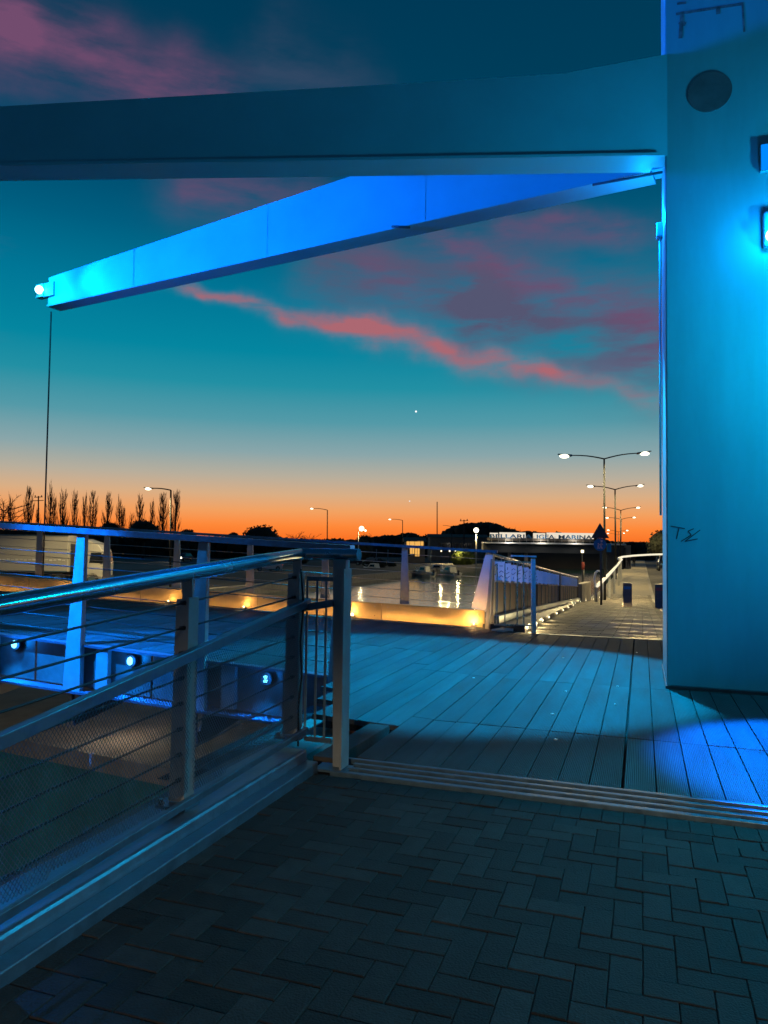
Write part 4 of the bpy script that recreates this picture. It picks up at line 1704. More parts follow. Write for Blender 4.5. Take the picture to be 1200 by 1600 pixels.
sgl = [((267, 766), 50.0, (233, 762.5), (266, 917), 'single armed street lamp left of the grey railing post, poplars behind'),
       ((511.5, 797), 100, (487, 794), (511, 888), 'single armed street lamp right of the round dark tree'),
       ((629, 813), 128, (609, 811), (629, 880), 'single armed street lamp over the far canal bank, right of the orange glow'),
       ((706, 823), 150, (690, 820.5), (706, 872), 'faint single armed street lamp in front of the dark wooded rise')]
for k, (top, Y, a, bs, lab) in enumerate(sgl):
    t = thing('street_lamp', at(bs[0], bs[1], Y), lab, 'street lamp', 'single street lamps on the far bank')
    tp = at(*top, Y)
    s_ = MB()
    s_.tube([at(bs[0], bs[1], Y), tp], 0.085, 8, r2=0.06)
    put('pole', s_, M['pole'], t)
    q = at(*a, Y)
    s_ = MB()
    lamp_arm(s_, tp, tp + (q - tp) * 0.88, 0.05)
    put('arm', s_, M['dark'], t)
    if k < 3:
        lamp_head(t, tp + (q - tp) * 0.88, q - tp, 0.85, k, (4500, 700, 400)[k])
# the walk's lamp behind the viewpoint
lb = W(-17.0, 4.2, 6.0)
t = thing('street_lamp', Vector((lb.x, lb.y, -0.1)), 'street lamp on the road side behind the viewpoint', 'street lamp')
s_ = MB()
s_.tube([Vector((lb.x, lb.y, -0.1)) + DV * 1.2, lb + DV * 1.2], 0.075, 8, r2=0.05)
put('pole', s_, M['pole'], t)
s_ = MB()
lamp_arm(s_, lb + DV * 1.2, lb, 0.04)
put('arm', s_, M['dark'], t)
hd = MB()
hd.bar(lb + DV * 0.1, lb - DV * 0.6, 0.26, 0.10)
h_ = put('lamp_head', hd, M['galv'], t)
g = MB()
g.ball(lb - DV * 0.28 - DZ * 0.07, 0.2, 10, 6, sc=(1, 0.8, 0.4))
put('lens', g, M['e_lamp'], h_)
light('lamp_light', 'SPOT', lb - DV * 0.28 - DZ * 0.2, (1.0, 0.80, 0.52), 4300, 0.06, t, aim=lb - DV * 0.28 - DZ * 5, spot=153, blend=0.05)
# round orange glow lamp and the small white one by the bridge
for (px, py, Y, by, lab, rr) in ((565, 826, 160, 880, 'bright orange globe lamp glowing low against the sunset', 0.55), (744, 828.5, 120, 895, 'white globe lamp on a thin pole left of the lit footbridge', 0.42)):
    p = at(px, py, Y)
    t = thing('globe_lamp', at(px, by, Y), lab, 'street lamp')
    s_ = MB()
    s_.tube([at(px - (5 if by == 880 else 0), by, Y), at(px - (5 if by == 880 else 0), py + 5, Y)], 0.12, 6)
    put('pole', s_, M['post'], t)
    s_ = MB()
    s_.ball(p, rr, 12, 8)
    put('globe', s_, M['e_lamp'], t)
    if by == 880:
        s_ = MB()
        s_.bar(at(px - 5, py + 4, Y), at(px + 6, py + 3, Y), 0.1, 0.1)
        put('arm', s_, M['dark'], t)
        s_ = MB()
        s_.ball(at(px + 6, py + 3, Y), 0.22, 8, 6)
        put('globe', s_, M['e_lamp'], t)
    light('lamp_light', 'POINT', p - DZ * 0.9 - Vector((0, 0.4, 0)), LAMPW, 350, 0.1, t)

# utility poles, mast
for (px, py, by, Y, lab, cross) in ((60, 775, 830, 150, 'wooden utility pole with a crossbar in front of the poplars', 1), (725, 812, 868, 170, 'utility pole with a crossbar before the wooded rise', 1),
                                    (683, 784, 842, 190, 'tall thin mast standing above the dark tree line', 0)):
    t = thing('utility_pole' if cross else 'mast', at(px, by, Y), lab, 'pole')
    s_ = MB()
    s_.tube([at(px, by + 8, Y), at(px, py, Y)], 0.16, 6, r2=0.12)
    put('pole', s_, M['bark'], t)
    if cross:
        for dy, w in ((2, 6.5), (7.5, 8)):
            s_ = MB()
            s_.bar(at(px - w, py + dy, Y), at(px + w, py + dy - 0.6, Y), 0.12, 0.14)
            put('crossbar', s_, M['bark'], t)
        for dx in (-5, 5):
            s_ = MB()
            s_.tube([at(px + dx, py + 2, Y), at(px + dx, py - 1.2, Y)], 0.10, 5)
            put('insulator', s_, M['dark'], t)


# ------------------------------------------------------------------ trees
def bare_tree(h, w, n, seed, upright=True):
    rnd = random.Random(seed)
    tr, cr_ = MB(), MB()
    pts_ = [Vector((rnd.uniform(-.1, .1) * k * 0.25, rnd.uniform(-.1, .1) * k * 0.25, h * 0.92 * k / 6)) for k in range(7)]
    tr.tube(pts_, 0.02 * h + 0.02, 6, r2=0.03)
    for i in range(n):
        t = rnd.uniform(0.10, 0.93)
        b0 = pts_[0].lerp(pts_[6], t)
        a = rnd.random() * 2 * PI
        if upright:
            reach = w * 0.5 * rnd.uniform(0.35, 1.0) * min(1, 0.35 + 1.9 * (1 - abs(t - 0.35)) * 0.5) * (1.05 - t * 0.55)
            ln = h * rnd.uniform(0.16, 0.34) * (1.15 - 0.7 * t)
            rise = [0, 0.35, 0.7, 1.0]
            outw = [0, 0.6, 0.9, 1.0]
        else:
            reach = w * 0.5 * rnd.uniform(0.4, 1.0)
            ln = h * rnd.uniform(0.10, 0.42) * (1.2 - 0.6 * t)
            rise = [0, 0.4, 0.75, 1.0]
            outw = [0, 0.4, 0.75, 1.0]
        bp = []
        for k in range(4):
            bp.append(b0 + Vector((math.cos(a), math.sin(a), 0)) * reach * outw[k] + DZ * ln * rise[k] + Vector((rnd.uniform(-1, 1), rnd.uniform(-1, 1), 0)) * 0.10 * k * w * 0.08)
        cr_.tube(bp, 0.055, 3, r2=0.02, caps=False, smooth=False)
        for q in range(7):
            s0 = bp[1].lerp(bp[3], rnd.uniform(0, 0.9))
            a2 = a + rnd.uniform(-1.5, 1.5)
            l2 = ln * rnd.uniform(0.18, 0.42)
            e_ = s0 + Vector((math.cos(a2), math.sin(a2), 0)) * l2 * (0.25 if upright else 0.7) + DZ * l2 * (1 if upright else 0.6)
            cr_.tube([s0, e_], 0.026, 3, r2=0.012, caps=False, smooth=False)
    return tr, cr_


protos = []
for sd in range(7):
    a, b_ = bare_tree(16.0, (3.9, 3.2, 4.4, 3.6, 2.9, 4.1, 3.4)[sd], (84, 62, 92, 70, 56, 80, 74)[sd], 100 + sd)
    protos.append((a.mesh('trunk', M['bark']), b_.mesh('crown', M['bark'])))
sp_a, sp_b = bare_tree(9.0, 9.0, 60, 77, False)
spread = (sp_a.mesh('trunk', M['bark']), sp_b.mesh('crown', M['bark']))


def put_tree(name, meshes, loc, sc, lab, cat, group, rot=0.0):
    t = thing(name, loc, lab, cat, group)
    t.rotation_euler = (0, 0, rot)
    t.scale = sc
    for nm, me in zip(('trunk', 'crown'), meshes):
        o = bpy.data.objects.new(nm, me)
        COL.objects.link(o)
        o.parent = t
    return t


pops = [(41, 757, 1.0), (55, 792, .7), (75, 752, 1.0), (81, 777, 0.7), (95, 758, 1.1), (113, 764, 1.0), (129, 768, .9), (142, 764, 1.0), (165, 767, 1.15), (184, 773, 0.9), (190, 792, .6),
        (203, 797, .6), (216, 770, 1.15), (235, 778, 0.85), (252, 767, 1.1), (272, 764, 1.2), (13, 770, .9), (-20, 765, 1.0)]
ph_ = ['left of the utility pole', 'short, just left of the rod', 'behind the suspension rod', 'short and faint, right of the rod', 'second to the right of the rod', 'slim, third to the right of the rod', 'fourth right of the rod, touching its neighbour',
       'fifth right of the rod', 'above the left dark bush', 'slim, between the two dark bushes', 'low and faint between the two dark bushes', 'lowest one left of the bigger dark bush', 'above the bigger dark bush', 'small one right of the bigger dark bush',
       'second from the right end of the row, left of the street lamp', 'at the right end of the row, behind the street lamp', 'near the left edge behind the spreading tree', 'beyond the left edge']
for k, (px, py, w) in enumerate(pops):
    Y = 200.0 + (k % 3) * 4
    b_ = at(px, 900, Y)
    b_.z = ZG
    top = at(px, py, Y).z
    s_ = (top - ZG) / 16.6
    put_tree('poplar', protos[(k * 3) % 7], b_, (w * 1.05, w * 1.05, s_ * 1.03), 'bare upright poplar, ' + ph_[k], 'tree', 'bare poplars along the far road', rot=k * 1.7)
for (px, py, Y, s_, lab) in ((3, 762, 150, 1.55, 'big bare spreading tree at the left edge'), (462, 826, 190, 0.95, 'low bare rounded tree right of the dark pine'), (482, 829, 185, 0.75, 'smaller bare rounded tree left of the second street lamp'),
                             (585, 829, 200, 0.85, 'faint bare tree right of the orange glow'), (797, 818, 260, 0.9, 'leafless treetop peeping over the wooded rise')):
    b_ = at(px, 860, Y)
    b_.z = ZG
    top = at(px, py, Y).z
    put_tree('bare_tree', spread, b_, (s_, s_, (top - ZG) / 10.3), lab, 'tree', None, rot=px)


def leaf_crown(c, r, sc, n, seed, leaf):
    rnd = random.Random(seed)
    m_ = MB()
    m_.ball(c, r * 0.86, 12, 8, sc=sc, jit=0.12)
    for i in range(n):
        d = Vector((rnd.gauss(0, 1), rnd.gauss(0, 1), rnd.gauss(0, 1))).normalized()
        k = r * rnd.uniform(0.74, 1.04)
        p = Vector(c) + Vector((d.x * sc[0], d.y * sc[1], d.z * sc[2])) * k
        a = Vector((rnd.uniform(-1, 1), rnd.uniform(-1, 1), rnd.uniform(-1, 1))).normalized() * leaf
        b2 = d.cross(a)
        if b2.length < 1e-4:
            continue
        b2 = b2.normalized() * leaf * 0.7
        m_.quad(p - a, p - b2, p + a, p + b2)
    return m_


# round evergreen trees
for (px, py, w_, Y, lab) in ((172, 816, 15, 150, 'small round dark bush tree above the rail, left one'), (225, 812, 25, 150, 'larger round dark bush tree above the rail, right one'),
                             (409, 820.5, 31, 140, 'round dark umbrella pine above the rail at centre left'), (294, 827, 13, 170, 'low dark treetop left of the umbrella pine'),
                             (365, 832, 8, 170, 'tiny dark treetop just left of the umbrella pine'), (1045, 826, 34, 130, 'round dark tree beside the pylon edge over the road'),
                             (570, 836, 16, 190, 'low dark shrub tree under the orange glow')):
    top = at(px, py, Y)
    r = w_ * Y / FPX
    c = Vector((top.x, top.y, top.z - r * 0.72))
    t = thing('round_tree', Vector((c.x, c.y, ZG)), lab, 'tree')
    s_ = MB()
    s_.tube([Vector((c.x, c.y, ZG)), c], 0.3, 6, r2=0.2)
    put('trunk', s_, M['bark'], t)
    put('crown', leaf_crown(c, r, (1, 1, 0.72), 700, int(px), 0.045 * r + 0.12), M['foliage'], t)

# far wood: one dark mass on the horizon
wood = MB()
rnd = random.Random(5)


def wood_run(prof, Y, dens, rmin, rmax):
    for (x0, y0), (x1, y1) in zip(prof[:-1], prof[1:]):
        n = max(1, int(abs(x1 - x0) / dens))
        for k in range(n):
            t = (k + rnd.random() * 0.6) / n
            px, py = x0 + (x1 - x0) * t, y0 + (y1 - y0) * t
            yy = Y + rnd.uniform(-6, 10)
            r = rnd.uniform(rmin, rmax)
            top = at(px, py + rnd.uniform(-0.4, 1.6), yy)
            z = top.z - r
            first = True
            while first or z > ZG:
                wood.ball(Vector((top.x + (0 if first else rnd.uniform(-1, 1)), yy + (0 if first else rnd.uniform(-2, 2)), z)), r * (1 if first else 1.25), 8, 5, sc=(1.0, 0.9, 1), jit=0.16)
                for q in range(10 if first else 3):
                    d = Vector((rnd.gauss(0, 1), rnd.gauss(0, 1), abs(rnd.gauss(0, 1)))).normalized()
                    p = Vector((top.x, yy, z)) + d * r
                    a_ = Vector((rnd.uniform(-1, 1), rnd.uniform(-1, 1), rnd.uniform(-1, 1))) * 0.5
                    b3 = d.cross(a_)
                    wood.quad(p - a_, p - b3, p + a_, p + b3)
                first = False
                z -= r * 1.2


wood_run([(565, 840), (588, 838), (600, 836), (612, 835.5), (622, 837), (632, 831.5), (645, 832), (655, 837), (668, 836), (690, 834), (702, 826), (712, 821), (728, 817), (745, 816), (765, 815.5), (775, 818), (790, 825), (800, 826.5), (815, 830), (828, 829), (845, 832), (870, 831), (900, 835), (960, 846), (1015, 847)], 230, 3.2, 1.6, 2.6)
wood_run([(-260, 822), (-20, 826), (90, 830), (130, 833), (200, 834), (300, 838), (360, 838), (420, 840), (500, 842), (570, 843)], 175, 4.0, 1.4, 2.4)
o = put('far_wood', wood, M['foliage'])
o['kind'] = 'stuff'


# ------------------------------------------------------------------ vehicles
def wheel(parent, c, r, axis, w):
    axis = axis.normalized()
    s = MB()
    s.tube([c - axis * w / 2, c + axis * w / 2], r, 16)
    wl = put('wheel', s, M['black'], parent)
    s = MB()
    s.tube([c - axis * (w / 2 + 0.01), c + axis * (w / 2 + 0.01)], r * 0.55, 12)
    put('rim', s, M['galv'], wl)


# articulated truck on the far road
T0 = at(105, 898, 55.0)
tdx = Vector((1.0, 0.10, 0)).normalized()
tdy = Vector((-tdx.y, tdx.x, 0))
tk = thing('truck', Vector((T0.x, T0.y, ZG)), 'pale box lorry with its cab to the right, parked across the canal', 'truck')


def tp_(x, y, z):
    return Vector((T0.x, T0.y, ZG)) + tdx * x + tdy * y + DZ * z


s_ = MB()
s_.hexa([tp_(-13.2, 0, 1.05), tp_(0, 0, 1.05), tp_(0, 2.5, 1.05), tp_(-13.2, 2.5, 1.05), tp_(-13.2, 0, 3.75), tp_(0, 0, 3.75), tp_(0, 2.5, 3.75), tp_(-13.2, 2.5, 3.75)])
put('trailer', s_, M['trailer'], tk, 0.03)
for z in (1.08, 3.71):
    s_ = MB()
    s_.bar(tp_(-13.2, -0.012, z), tp_(0, -0.012, z), 0.03, 0.09)
    put('edge_rail', s_, M['galv'], tk)
s_ = MB()
for k in range(22):
    x = -6.6 + k * 0.30
    hgt = (0.10, 0.06, 0.13, 0.08)[k % 4]
    s_.box(tp_(x, -0.006, 1.9 + 0.02 * (k % 3)), (0.22, 0.01, hgt), tdx, tdy)
put('stripe', s_, M['white'], tk)
s_ = MB()
s_.bar(tp_(-13.0, 1.25, 0.9), tp_(2.4, 1.25, 0.9), 1.0, 0.22)
put('chassis', s_, M['dark'], tk)
s_ = MB()
s_.hexa([tp_(-7.6, 0.08, 0.42), tp_(-2.9, 0.08, 0.42), tp_(-2.9, 0.14, 0.42), tp_(-7.6, 0.14, 0.42), tp_(-7.6, 0.08, 0.98), tp_(-2.9, 0.08, 0.98), tp_(-2.9, 0.14, 0.98), tp_(-7.6, 0.14, 0.98)])
put('side_guard', s_, M['dark'], tk)
for x in (-11.6, -10.3, -9.0, -0.7, 1.75):
    for y in (0.18, 2.32):
        wheel(tk, tp_(x, y, 0.5), 0.5, tdy, 0.32)
s_ = MB()
s_.prism([tp_(0.62, 0.02, 0.55), tp_(2.62, 0.02, 0.55), tp_(2.68, 0.02, 1.6), tp_(2.52, 0.02, 2.6), tp_(2.1, 0.02, 3.15), tp_(1.1, 0.02, 3.5), tp_(0.62, 0.02, 3.45)], tdy * 2.42)
cab_o = put('cab', s_, M['trailer'], tk, 0.06)
s_ = MB()
s_.prism([tp_(1.55, 0.0, 1.75), tp_(2.50, 0.0, 1.72), tp_(2.40, 0.0, 2.5), tp_(1.65, 0.0, 2.5)], tdy * 0.03)
put('side_window', s_, M['glass'], cab_o)
s_ = MB()
s_.hexa([tp_(2.69, 0.2, 1.65), tp_(2.71, 0.2, 1.65), tp_(2.71, 2.26, 1.65), tp_(2.69, 2.26, 1.65), tp_(2.53, 0.2, 2.6), tp_(2.56, 0.2, 2.6), tp_(2.56, 2.26, 2.6), tp_(2.53, 2.26, 2.6)])
put('windscreen', s_, M['glass'], cab_o)
s_ = MB()
s_.box(tp_(2.55, -0.14, 2.1), (0.12, 0.10, 0.62), tdx, tdy)
put('mirror', s_, M['black'], cab_o)
s_ = MB()
s_.box(tp_(2.66, 1.2, 0.62), (0.12, 2.4, 0.30), tdx, tdy)
put('bumper', s_, M['dark'], cab_o)
s_ = MB()
s_.box(tp_(2.705, 0.35, 0.86), (0.02, 0.34, 0.18), tdx, tdy)
put('headlight', s_, M['galv'], cab_o)


def car(px, py, Y, heading, paint, lab, lit):
    p = at(px, py, Y)
    p.z = ZG + 0.006 if px < 900 else at(px, py, Y).z
    h = Vector((heading[0], heading[1], 0)).normalized()
    sd = Vector((-h.y, h.x, 0))
    t = thing('car', p, lab, 'car')

    def c(x, y, z):
        return p + h * x + sd * y + DZ * z
    s = MB()
    prof = [(-2.0, 0.28), (2.0, 0.28), (2.08, 0.6), (1.9, 0.82), (1.0, 0.94), (-1.85, 0.95), (-2.05, 0.7)]
    s.prism([c(x, -0.85, z) for x, z in prof], sd * 1.7)
    bd = put('body', s, paint, t, 0.05)
    s = MB()
    lo, hi_ = [(-1.75, 0.93), (1.05, 0.93)], [(-1.35, 1.45), (0.35, 1.45)]
    s.hexa([c(lo[0][0], -0.78, lo[0][1]), c(lo[1][0], -0.78, lo[1][1]), c(lo[1][0], 0.78, lo[1][1]), c(lo[0][0], 0.78, lo[0][1]),
            c(hi_[0][0], -0.62, 1.45), c(hi_[1][0], -0.62, 1.45), c(hi_[1][0], 0.62, 1.45), c(hi_[0][0], 0.62, 1.45)])
    put('cabin', s, M['glass'], t, 0.03)
    s = MB()
    s.hexa([c(-1.37, -0.63, 1.452), c(0.37, -0.63, 1.452), c(0.37, 0.63, 1.452), c(-1.37, 0.63, 1.452), c(-1.25, -0.56, 1.50), c(0.25, -0.56, 1.50), c(0.25, 0.56, 1.50), c(-1.25, 0.56, 1.50)])
    put('roof', s, paint, t)
    for x in (-1.3, 1.3):
        for y in (-0.8, 0.8):
            wheel(t, c(x, y, 0.31), 0.31, sd, 0.2)
    for y in (-0.62, 0.62):
        s = MB()
        s.ball(c(2.10, y, 0.68), 0.20 if lit else 0.14, 8, 6, sc=(0.9, 0.9, 0.8))
        put('headlight', s, M['e_head'] if lit else M['galv'], t)
        s = MB()
        s.box(c(-2.05, y, 0.72), (0.04, 0.3, 0.14), h, sd)
        put('tail_light', s, M['e_red'] if lit else M['rednose'], t)
    if lit:
        light('headlight_beam', 'SPOT', c(2.3, 0, 0.7), (1, 0.85, 0.6), 400, 0.1, t, aim=c(14, 0, 0), spot=60, blend=0.6)
    return t


car(414, 897, 92, (-0.75, -0.66), M['carw'], 'white car with its headlights on, left of the second railing post', True)
car(287, 882, 135, (-0.25, -0.97), M['card'], 'distant car seen as glaring headlights behind the grey railing post', True)
car(548, 886, 125, (1, -0.1), M['card'], 'dark car beyond the canal behind the gate post', False)
car(400, 893, 120, (-0.2, -1), M['card'], 'dark car driving behind the white car with headlights on', True)
car(1042, 892, 74, (-0.3, -0.95), M['card'], 'car on the right road mostly hidden by the pylon', False)


# ------------------------------------------------------------------ boats
def boat(px, py, Y, ln, lab, yaw=0.0, cover=False):
    p = at(px, py, Y)
    p.z = ZW
    t = thing('boat', p, lab, 'boat', None)
    ca, sa = math.cos(yaw), math.sin(yaw)

    def c(x, y, z):
        return p + Vector((x * ca - y * sa, x * sa + y * ca, z))
    w = ln * 0.36
    sec = [(-0.5, 0.85, 0.55), (-0.1, 1.0, 0.58), (0.25, 0.8, 0.66), (0.45, 0.35, 0.78), (0.5, 0.04, 0.82)]
    s = MB()
    for (a, wa, ha), (b2, wb, hb) in zip(sec[:-1], sec[1:]):
        s.hexa([c(a * ln, -wa * w * .32, -0.1), c(b2 * ln, -wb * w * .28, -0.1), c(b2 * ln, wb * w * .28, -0.1), c(a * ln, wa * w * .32, -0.1),
                c(a * ln, -wa * w / 2, ha), c(b2 * ln, -wb * w / 2, hb), c(b2 * ln, wb * w / 2, hb), c(a * ln, wa * w / 2, ha)])
    put('hull', s, M['boat'], t)
    s = MB()
    s.hexa([c(-0.25 * ln, -w * .34, 0.6), c(0.22 * ln, -w * .30, 0.66), c(0.22 * ln, w * .30, 0.66), c(-0.25 * ln, w * .34, 0.6),
            c(-0.2 * ln, -w * .28, 1.35), c(0.08 * ln, -w * .26, 1.35), c(0.08 * ln, w * .26, 1.35), c(-0.2 * ln, w * .28, 1.35)])
    put('cabin', s, M['boat'], t, 0.04)
    s = MB()
    s.hexa([c(-0.16 * ln, -w * .355, 0.85), c(0.10 * ln, -w * .345, 0.85), c(0.10 * ln, w * .345, 0.85), c(-0.16 * ln, w * .355, 0.85),
            c(-0.15 * ln, -w * .30, 1.2), c(0.07 * ln, -w * .285, 1.2), c(0.07 * ln, w * .285, 1.2), c(-0.15 * ln, w * .30, 1.2)])
    put('window_band', s, M['glass'], t)
    s = MB()
    s.box(c(-0.53 * ln, 0, 0.55), (0.25, 0.35, 0.7))
    put('outboard', s, M['dark'], t)
    s = MB()
    s.tube([c(0.1 * ln, -w * .3, 0.7), c(0.3 * ln, -w * .25, 1.05), c(0.47 * ln, 0, 1.2), c(0.3 * ln, w * .25, 1.05), c(0.1 * ln, w * .3, 0.7)], 0.03, 5)
    put('bow_rail', s, M['steel'], t)
    return t


boat(662, 900, 100, 3.8, 'small pale motorboat moored at the far quay, left of the two', 2.2)
boat(702, 900, 101, 4.6, 'small pale motorboat moored at the far quay, right of the two', 2.0)
boat(583, 893, 112, 4.0, 'dim small boat moored left of the blue railing post', 2.4)
boat(682, 893, 112, 4.2, 'dark boat half hidden between the two pale motorboats', 2.8)


# ------------------------------------------------------------------ buildings
def building(x0, x1, ytop, Y, lab, wins, roofh=1.2, depth=9, wallm=None, name='building'):
    a, b2 = at(x0, ytop, Y), at(x1, ytop, Y)
    t = thing(name, Vector((a.x, Y, ZG)), lab, 'building')
    s = MB()
    s.hexa([Vector((a.x, Y, ZG)), Vector((b2.x, Y, ZG)), Vector((b2.x, Y + depth, ZG)), Vector((a.x, Y + depth, ZG)),
            Vector((a.x, Y, a.z)), Vector((b2.x, Y, a.z)), Vector((b2.x, Y + depth, a.z)), Vector((a.x, Y + depth, a.z))])
    wl_ = put('wall', s, wallm or M['wall'], t)
    s = MB()
    o_ = 0.4
    s.prism([Vector((a.x - o_, Y - o_, a.z + 0.003)), Vector((a.x - o_, Y + depth + o_, a.z + 0.003)), Vector((a.x - o_, Y + depth / 2, a.z + roofh))], Vector((b2.x - a.x + 2 * o_, 0, 0)))
    put('roof', s, M['roof'], t)
    for (wx, wy, ww, wh, lit) in wins:
        c = at(wx, wy, Y)
        s = MB()
        s.box(Vector((c.x, Y - 0.03, c.z)), (ww, 0.05, wh))
        w_ = put('window', s, M['e_win'] if lit else M['glass'], t)
        s = MB()
        s.box(Vector((c.x, Y - 0.07, c.z)), (0.07, 0.04, wh))
        s.box(Vector((c.x, Y - 0.05, c.z - wh / 2 - 0.05)), (ww + 0.2, 0.12, 0.08))
        put('frame', s, M['galv'], w_)
    return t


bl = building(634, 664, 846, 150, 'low building with glowing orange windows behind the canal', [(640, 849, 1.2, 0.9, 1), (648, 849.5, 1.6, 1.0, 1), (657, 849, 1.2, 0.9, 1), (644, 860, 0.9, 1.4, 1), (652, 863, 0.9, 1.6, 1), (638, 864, .8, 1.2, 0)], 0.9)
b2_ = building(672, 762, 839, 175, 'long flat dark building below the wooded rise', [(690, 852, 1.5, 1.2, 0), (700, 852, 1.5, 1.2, 0), (712, 852, 1.5, 1.2, 0), (724, 852, 1.5, 1.2, 0), (736, 852, 1.5, 1.2, 0)], 0.8)
b3_ = building(952, 1012, 853, 300, 'low dark building at the end of the walk', [(962, 857, 3, 2.2, 0), (974, 857, 3, 2.2, 0), (990, 857, 3, 2.2, 0), (1003, 857, 3, 2.2, 1)], 1.8)
for k, px in enumerate((689.5, 702.5, 712)):
    p = at(px, 861, 148)
    lt = thing('wall_lamp', p, 'small white downlight over the far quay, ' + ('left', 'middle', 'right')[k] + ' of three', 'lamp', 'downlights over the far quay')
    s_ = MB()
    s_.ball(p, 0.15, 8, 6)
    put('globe', s_, M['e_step'], lt)
    s_ = MB()
    s_.tube([Vector((p.x, p.y + 0.3, ZG)), Vector((p.x, p.y + 0.3, p.z + 0.3)), Vector((p.x, p.y, p.z + 0.3))], 0.07, 5)
    put('pole', s_, M['dark'], lt)
    light('lamp_light', 'SPOT', p - DZ * 0.3, LAMPW, 1300, 0.05, lt, aim=p - DZ * 4 - Vector((0, 5, 0)), spot=100, blend=0.6)
s_ = leaf_crown(at(724, 872, 140), 1.9, (1.3, 1, 1), 260, 5, 0.3)
o = put('bush', s_, mat('lit_bush', (0.10, 0.13, 0.02), 0.9, 0, 0.3, 1))
tag(o, 'yellow green bush beside the quay downlights', 'bush')
light('bush_light', 'POINT', at(716, 861, 138), LAMPW, 260, 0.2, lt)
for (px, Y) in ((562, 150), (588, 155), (606, 150), (636, 140), (673, 140)):
    p = at(px, 880, Y)
    p.z = ZG
    s_ = MB()
    s_.tube([p, p + DZ * 2.3], 0.07, 5)
    s_.ball(p + DZ * 2.45, 0.14, 6, 4)
    o = put('quay_post', s_, M['galv'])
    tag(o, {562: 'thin quay post left of the globe lamp pole', 588: 'thin quay post under the faint bare tree', 606: 'thin quay post left of the third single street lamp', 636: 'thin quay post in front of the orange windows', 673: 'thin quay post right of the orange windows'}[px], 'post')

for (px, py, w_, Y, lab) in ((575, 884, 7, 118, 'low dark bush on the far quay right of the gate post'), (594, 887, 10, 114, 'rounded dark bush on the far quay, the biggest there'), (612, 884, 6, 120, 'small dark bush on the far quay left of the blue railing post'),
                             (530, 880, 9, 120, 'dark bush beside the far road left of the gate post'), (470, 882, 12, 130, 'wide dark bush beside the far road above the handrail')):
    r = w_ * Y / FPX
    top = at(px, py, Y)
    o = put('bush', leaf_crown(Vector((top.x, Y, ZG + r * 0.6)), r, (1.2, 1, 0.75), 220, px, 0.2), M['foliage'])
    tag(o, lab, 'bush')
# ------------------------------------------------------------------ footbridge with lit lettering
YB = 120.0
bx0, bx1 = at(756, 850, YB).x, at(978, 850, YB).x
zb_ = at(850, 850, YB).z
zt_ = at(850, 845.5, YB).z
fb = thing('footbridge', Vector((bx0, YB, ZG)), 'footbridge over the canal with a glowing lettered parapet', 'bridge')
s_ = MB()
s_.box(Vector(((bx0 + bx1) / 2, YB + 1.5, zb_ + 0.10)), (bx1 - bx0, 3.2, 0.24))
put('deck', s_, M['white'], fb)
s_ = MB()
s_.box(Vector(((bx0 + bx1) / 2, YB + 1.8, zb_ - 0.75)), (bx1 - bx0, 2.0, 1.4))
put('girder', s_, M['dark'], fb)
ztop_ = at(850, 833.5, YB).z
for px in range(768, 945, 11):
    x = at(px, 845, YB).x
    s_ = MB()
    s_.bar(Vector((x, YB, zb_ + 0.2)), Vector((x, YB, at(px, 838, YB).z)), 0.06, 0.06, up=(0, 1, 0))
    put('parapet_post', s_, M['post'], fb)
s_ = MB()
s_.box(Vector(((at(768, 1, YB).x + at(930, 1, YB).x) / 2, YB + 0.3, at(850, 843.5, YB).z)), (at(930, 1, YB).x - at(768, 1, YB).x, 0.05, 0.42))
put('parapet_panel', s_, M['fascia'], fb)
sx0, sx1 = at(766, 838, YB).x, at(929, 838, YB).x
for (q0, q1, zo) in ((766, 779, 0.0), (781, 822, 0.06), (834, 853, 0.03), (855, 929, 0.10)):
    s_ = MB()
    a, c_ = at(q0, 838, YB).x, at(q1, 838, YB).x
    s_.box(Vector(((a + c_) / 2, YB + 0.5, at(850, 837.5, YB).z + zo)), (c_ - a, 0.12, 0.84 + zo))
    put('light_panel', s_, M['e_sign'], fb)


def lettering(txt, x0, x1, z, h, y, m, parent):
    cu = bpy.data.curves.new('lettering', 'FONT')
    cu.body = txt
    cu.size = h * 1.38
    cu.extrude = 0.04
    cu.offset = 0.02
    cu.align_x = 'LEFT'
    o = bpy.data.objects.new('lettering', cu)
    COL.objects.link(o)
    bpy.context.view_layer.update()
    me = bpy.data.meshes.new_from_object(o.evaluated_get(bpy.context.evaluated_depsgraph_get()))
    bpy.data.objects.remove(o)
    xs = [v.co.x for v in me.vertices]
    k = (x1 - x0) / (max(xs) - min(xs))
    mn = min(xs)
    for v in me.vertices:
        v.co = Vector(((v.co.x - mn) * k + x0, y - v.co.z, v.co.y + z)) - root_off(parent)
    me.materials.clear()
    me.materials.append(m)
    r_ = bpy.data.objects.new('lettering', me)
    COL.objects.link(r_)
    r_.parent = parent
    return r_


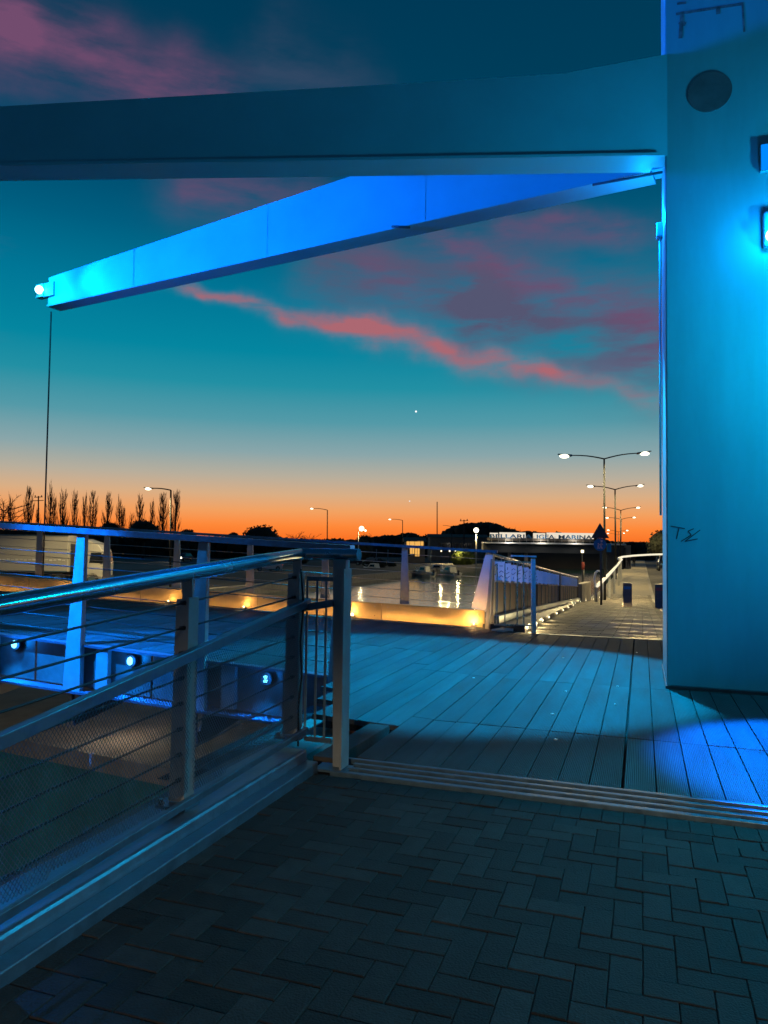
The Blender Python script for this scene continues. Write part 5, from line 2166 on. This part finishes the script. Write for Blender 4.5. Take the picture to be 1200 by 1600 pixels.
zl = at(850, 841.5, YB).z
lettering('BELLARIA', at(772, 1, YB).x, at(836, 1, YB).x, zl, 0.64, YB + 0.25, M['letters'], fb)
lettering('IGEA', at(843, 1, YB).x, at(870, 1, YB).x, zl, 0.64, YB + 0.25, M['letters'], fb)
lettering('MARINA', at(876, 1, YB).x, at(927, 1, YB).x, zl, 0.64, YB + 0.25, M['letters'], fb)
for px in (797, 823, 980):
    s_ = MB()
    p = at(px, 862, YB + 1)
    s_.bar(Vector((p.x, YB + 1.5, ZW - 0.5)), Vector((p.x, YB + 1.5, zb_)), 0.5 if px < 900 else 1.2, 0.5 if px < 900 else 1.0, up=(0, 1, 0))
    put('pier', s_, M['concrete'], fb)
s_ = MB()
p = at(966, 855, YB)
s_.box(Vector((p.x, YB + 2.5, (at(1, 842, YB).z + ZG) / 2)), (3.0, 3.0, at(1, 842, YB).z - ZG))
put('stair_tower', s_, M['dark'], fb)
for px in (957, 968, 977):
    s_ = MB()
    s_.bar(Vector((at(px, 1, YB).x, YB + 0.9, at(1, 841, YB).z)), Vector((at(px, 1, YB).x, YB + 0.9, at(1, 833, YB).z)), 0.09, 0.09, up=(0, 1, 0))
    put('rail_post', s_, M['dark'], fb)
for px in (800, 850, 900):
    light('sign_light', 'POINT', Vector((at(px, 1, YB).x, YB - 0.8, at(px, 845, YB).z)), (1, 0.9, 0.75), 90, 0.3, fb)
# moored barge lights and quay lamp below the footbridge
p = at(910, 861.5, 112)
lt = thing('quay_lamp', p, 'small square white lamp below the footbridge', 'lamp')
s_ = MB()
s_.box(p, (0.42, 0.1, 0.42))
put('lens', s_, M['e_step'], lt)
s_ = MB()
s_.tube([Vector((p.x, p.y + 0.1, ZW)), Vector((p.x, p.y + 0.1, p.z))], 0.08, 6)
put('pole', s_, M['dark'], lt)
p = at(911, 890, 60)
lt = thing('marker_post', Vector((p.x, p.y, ZW)), 'red topped mooring post in the dark water left of the signpost', 'post')
s_ = MB()
s_.tube([Vector((p.x, p.y, ZW)), p], 0.11, 8)
put('pole', s_, M['dark'], lt)
s_ = MB()
s_.tube([p, p + DZ * 0.6], 0.12, 8)
put('band', s_, M['rednose'], lt)
# dark embankment and moored boats behind the balustrade
s_ = MB()
a, c_ = at(760, 870, 150), at(950, 870, 150)
s_.hexa([Vector((a.x, 150, ZW)), Vector((c_.x, 150, ZW)), Vector((c_.x, 156, ZW)), Vector((a.x, 156, ZW)), Vector((a.x, 152, 0.2)), Vector((c_.x, 152, 0.2)), Vector((c_.x, 156, 0.2)), Vector((a.x, 156, 0.2))])
o = put('embankment', s_, M['soil'])
tag(o, 'dark embankment wall behind the footbridge', 'wall')


# ------------------------------------------------------------------ two people walking far off
def person(px, py, Y, lab, lean):
    p = at(px, py, Y)
    bm2 = bpy.data.meshes.new('person')
    vs_ = [(0, 0, 0.92), (0, 0, 1.2), (0, 0, 1.42), (0, 0, 1.52), (0, 0, 1.66), (0.10, 0, 0.88), (0.12, 0.05, 0.48), (0.13, 0.12, 0.06), (0.13, 0.0, 0.03),
           (-0.10, 0, 0.88), (-0.12, -0.06, 0.48), (-0.13, -0.10, 0.06), (-0.13, -0.22, 0.03), (0.20, 0, 1.38), (0.25, 0.06, 1.1), (0.24, 0.0, 0.86), (-0.20, 0, 1.38), (-0.25, -0.05, 1.1), (-0.24, -0.12, 0.88), (0, -0.02, 1.76)]
    es_ = [(0, 1), (1, 2), (2, 3), (3, 4), (0, 5), (5, 6), (6, 7), (7, 8), (0, 9), (9, 10), (10, 11), (11, 12), (2, 13), (13, 14), (14, 15), (2, 16), (16, 17), (17, 18), (4, 19)]
    rad = [.17, .16, .17, .07, .11, .11, .075, .055, .05, .11, .075, .055, .05, .085, .06, .045, .085, .06, .045, .09]
    bm2.from_pydata(vs_, es_, [])
    o = bpy.data.objects.new('person', bm2)
    COL.objects.link(o)
    o.modifiers.new('skin', 'SKIN')
    sk = bm2.skin_vertices[0].data
    for i, r in enumerate(rad):
        sk[i].radius = (r, r)
        sk[i].use_root = (i == 0)
    sb = o.modifiers.new('sub', 'SUBSURF')
    sb.levels = sb.render_levels = 1
    bm2.materials.append(M['cloth'])
    o.location = p
    o.rotation_euler = (0, 0, lean)
    tag(o, lab, 'person')


person(982.2, 885.5, 118, 'person in dark clothes walking on the far walk, left of the pair', -0.3)
person(990.5, 885.5, 118, 'person in dark clothes walking on the far walk, right of the pair', -0.4)
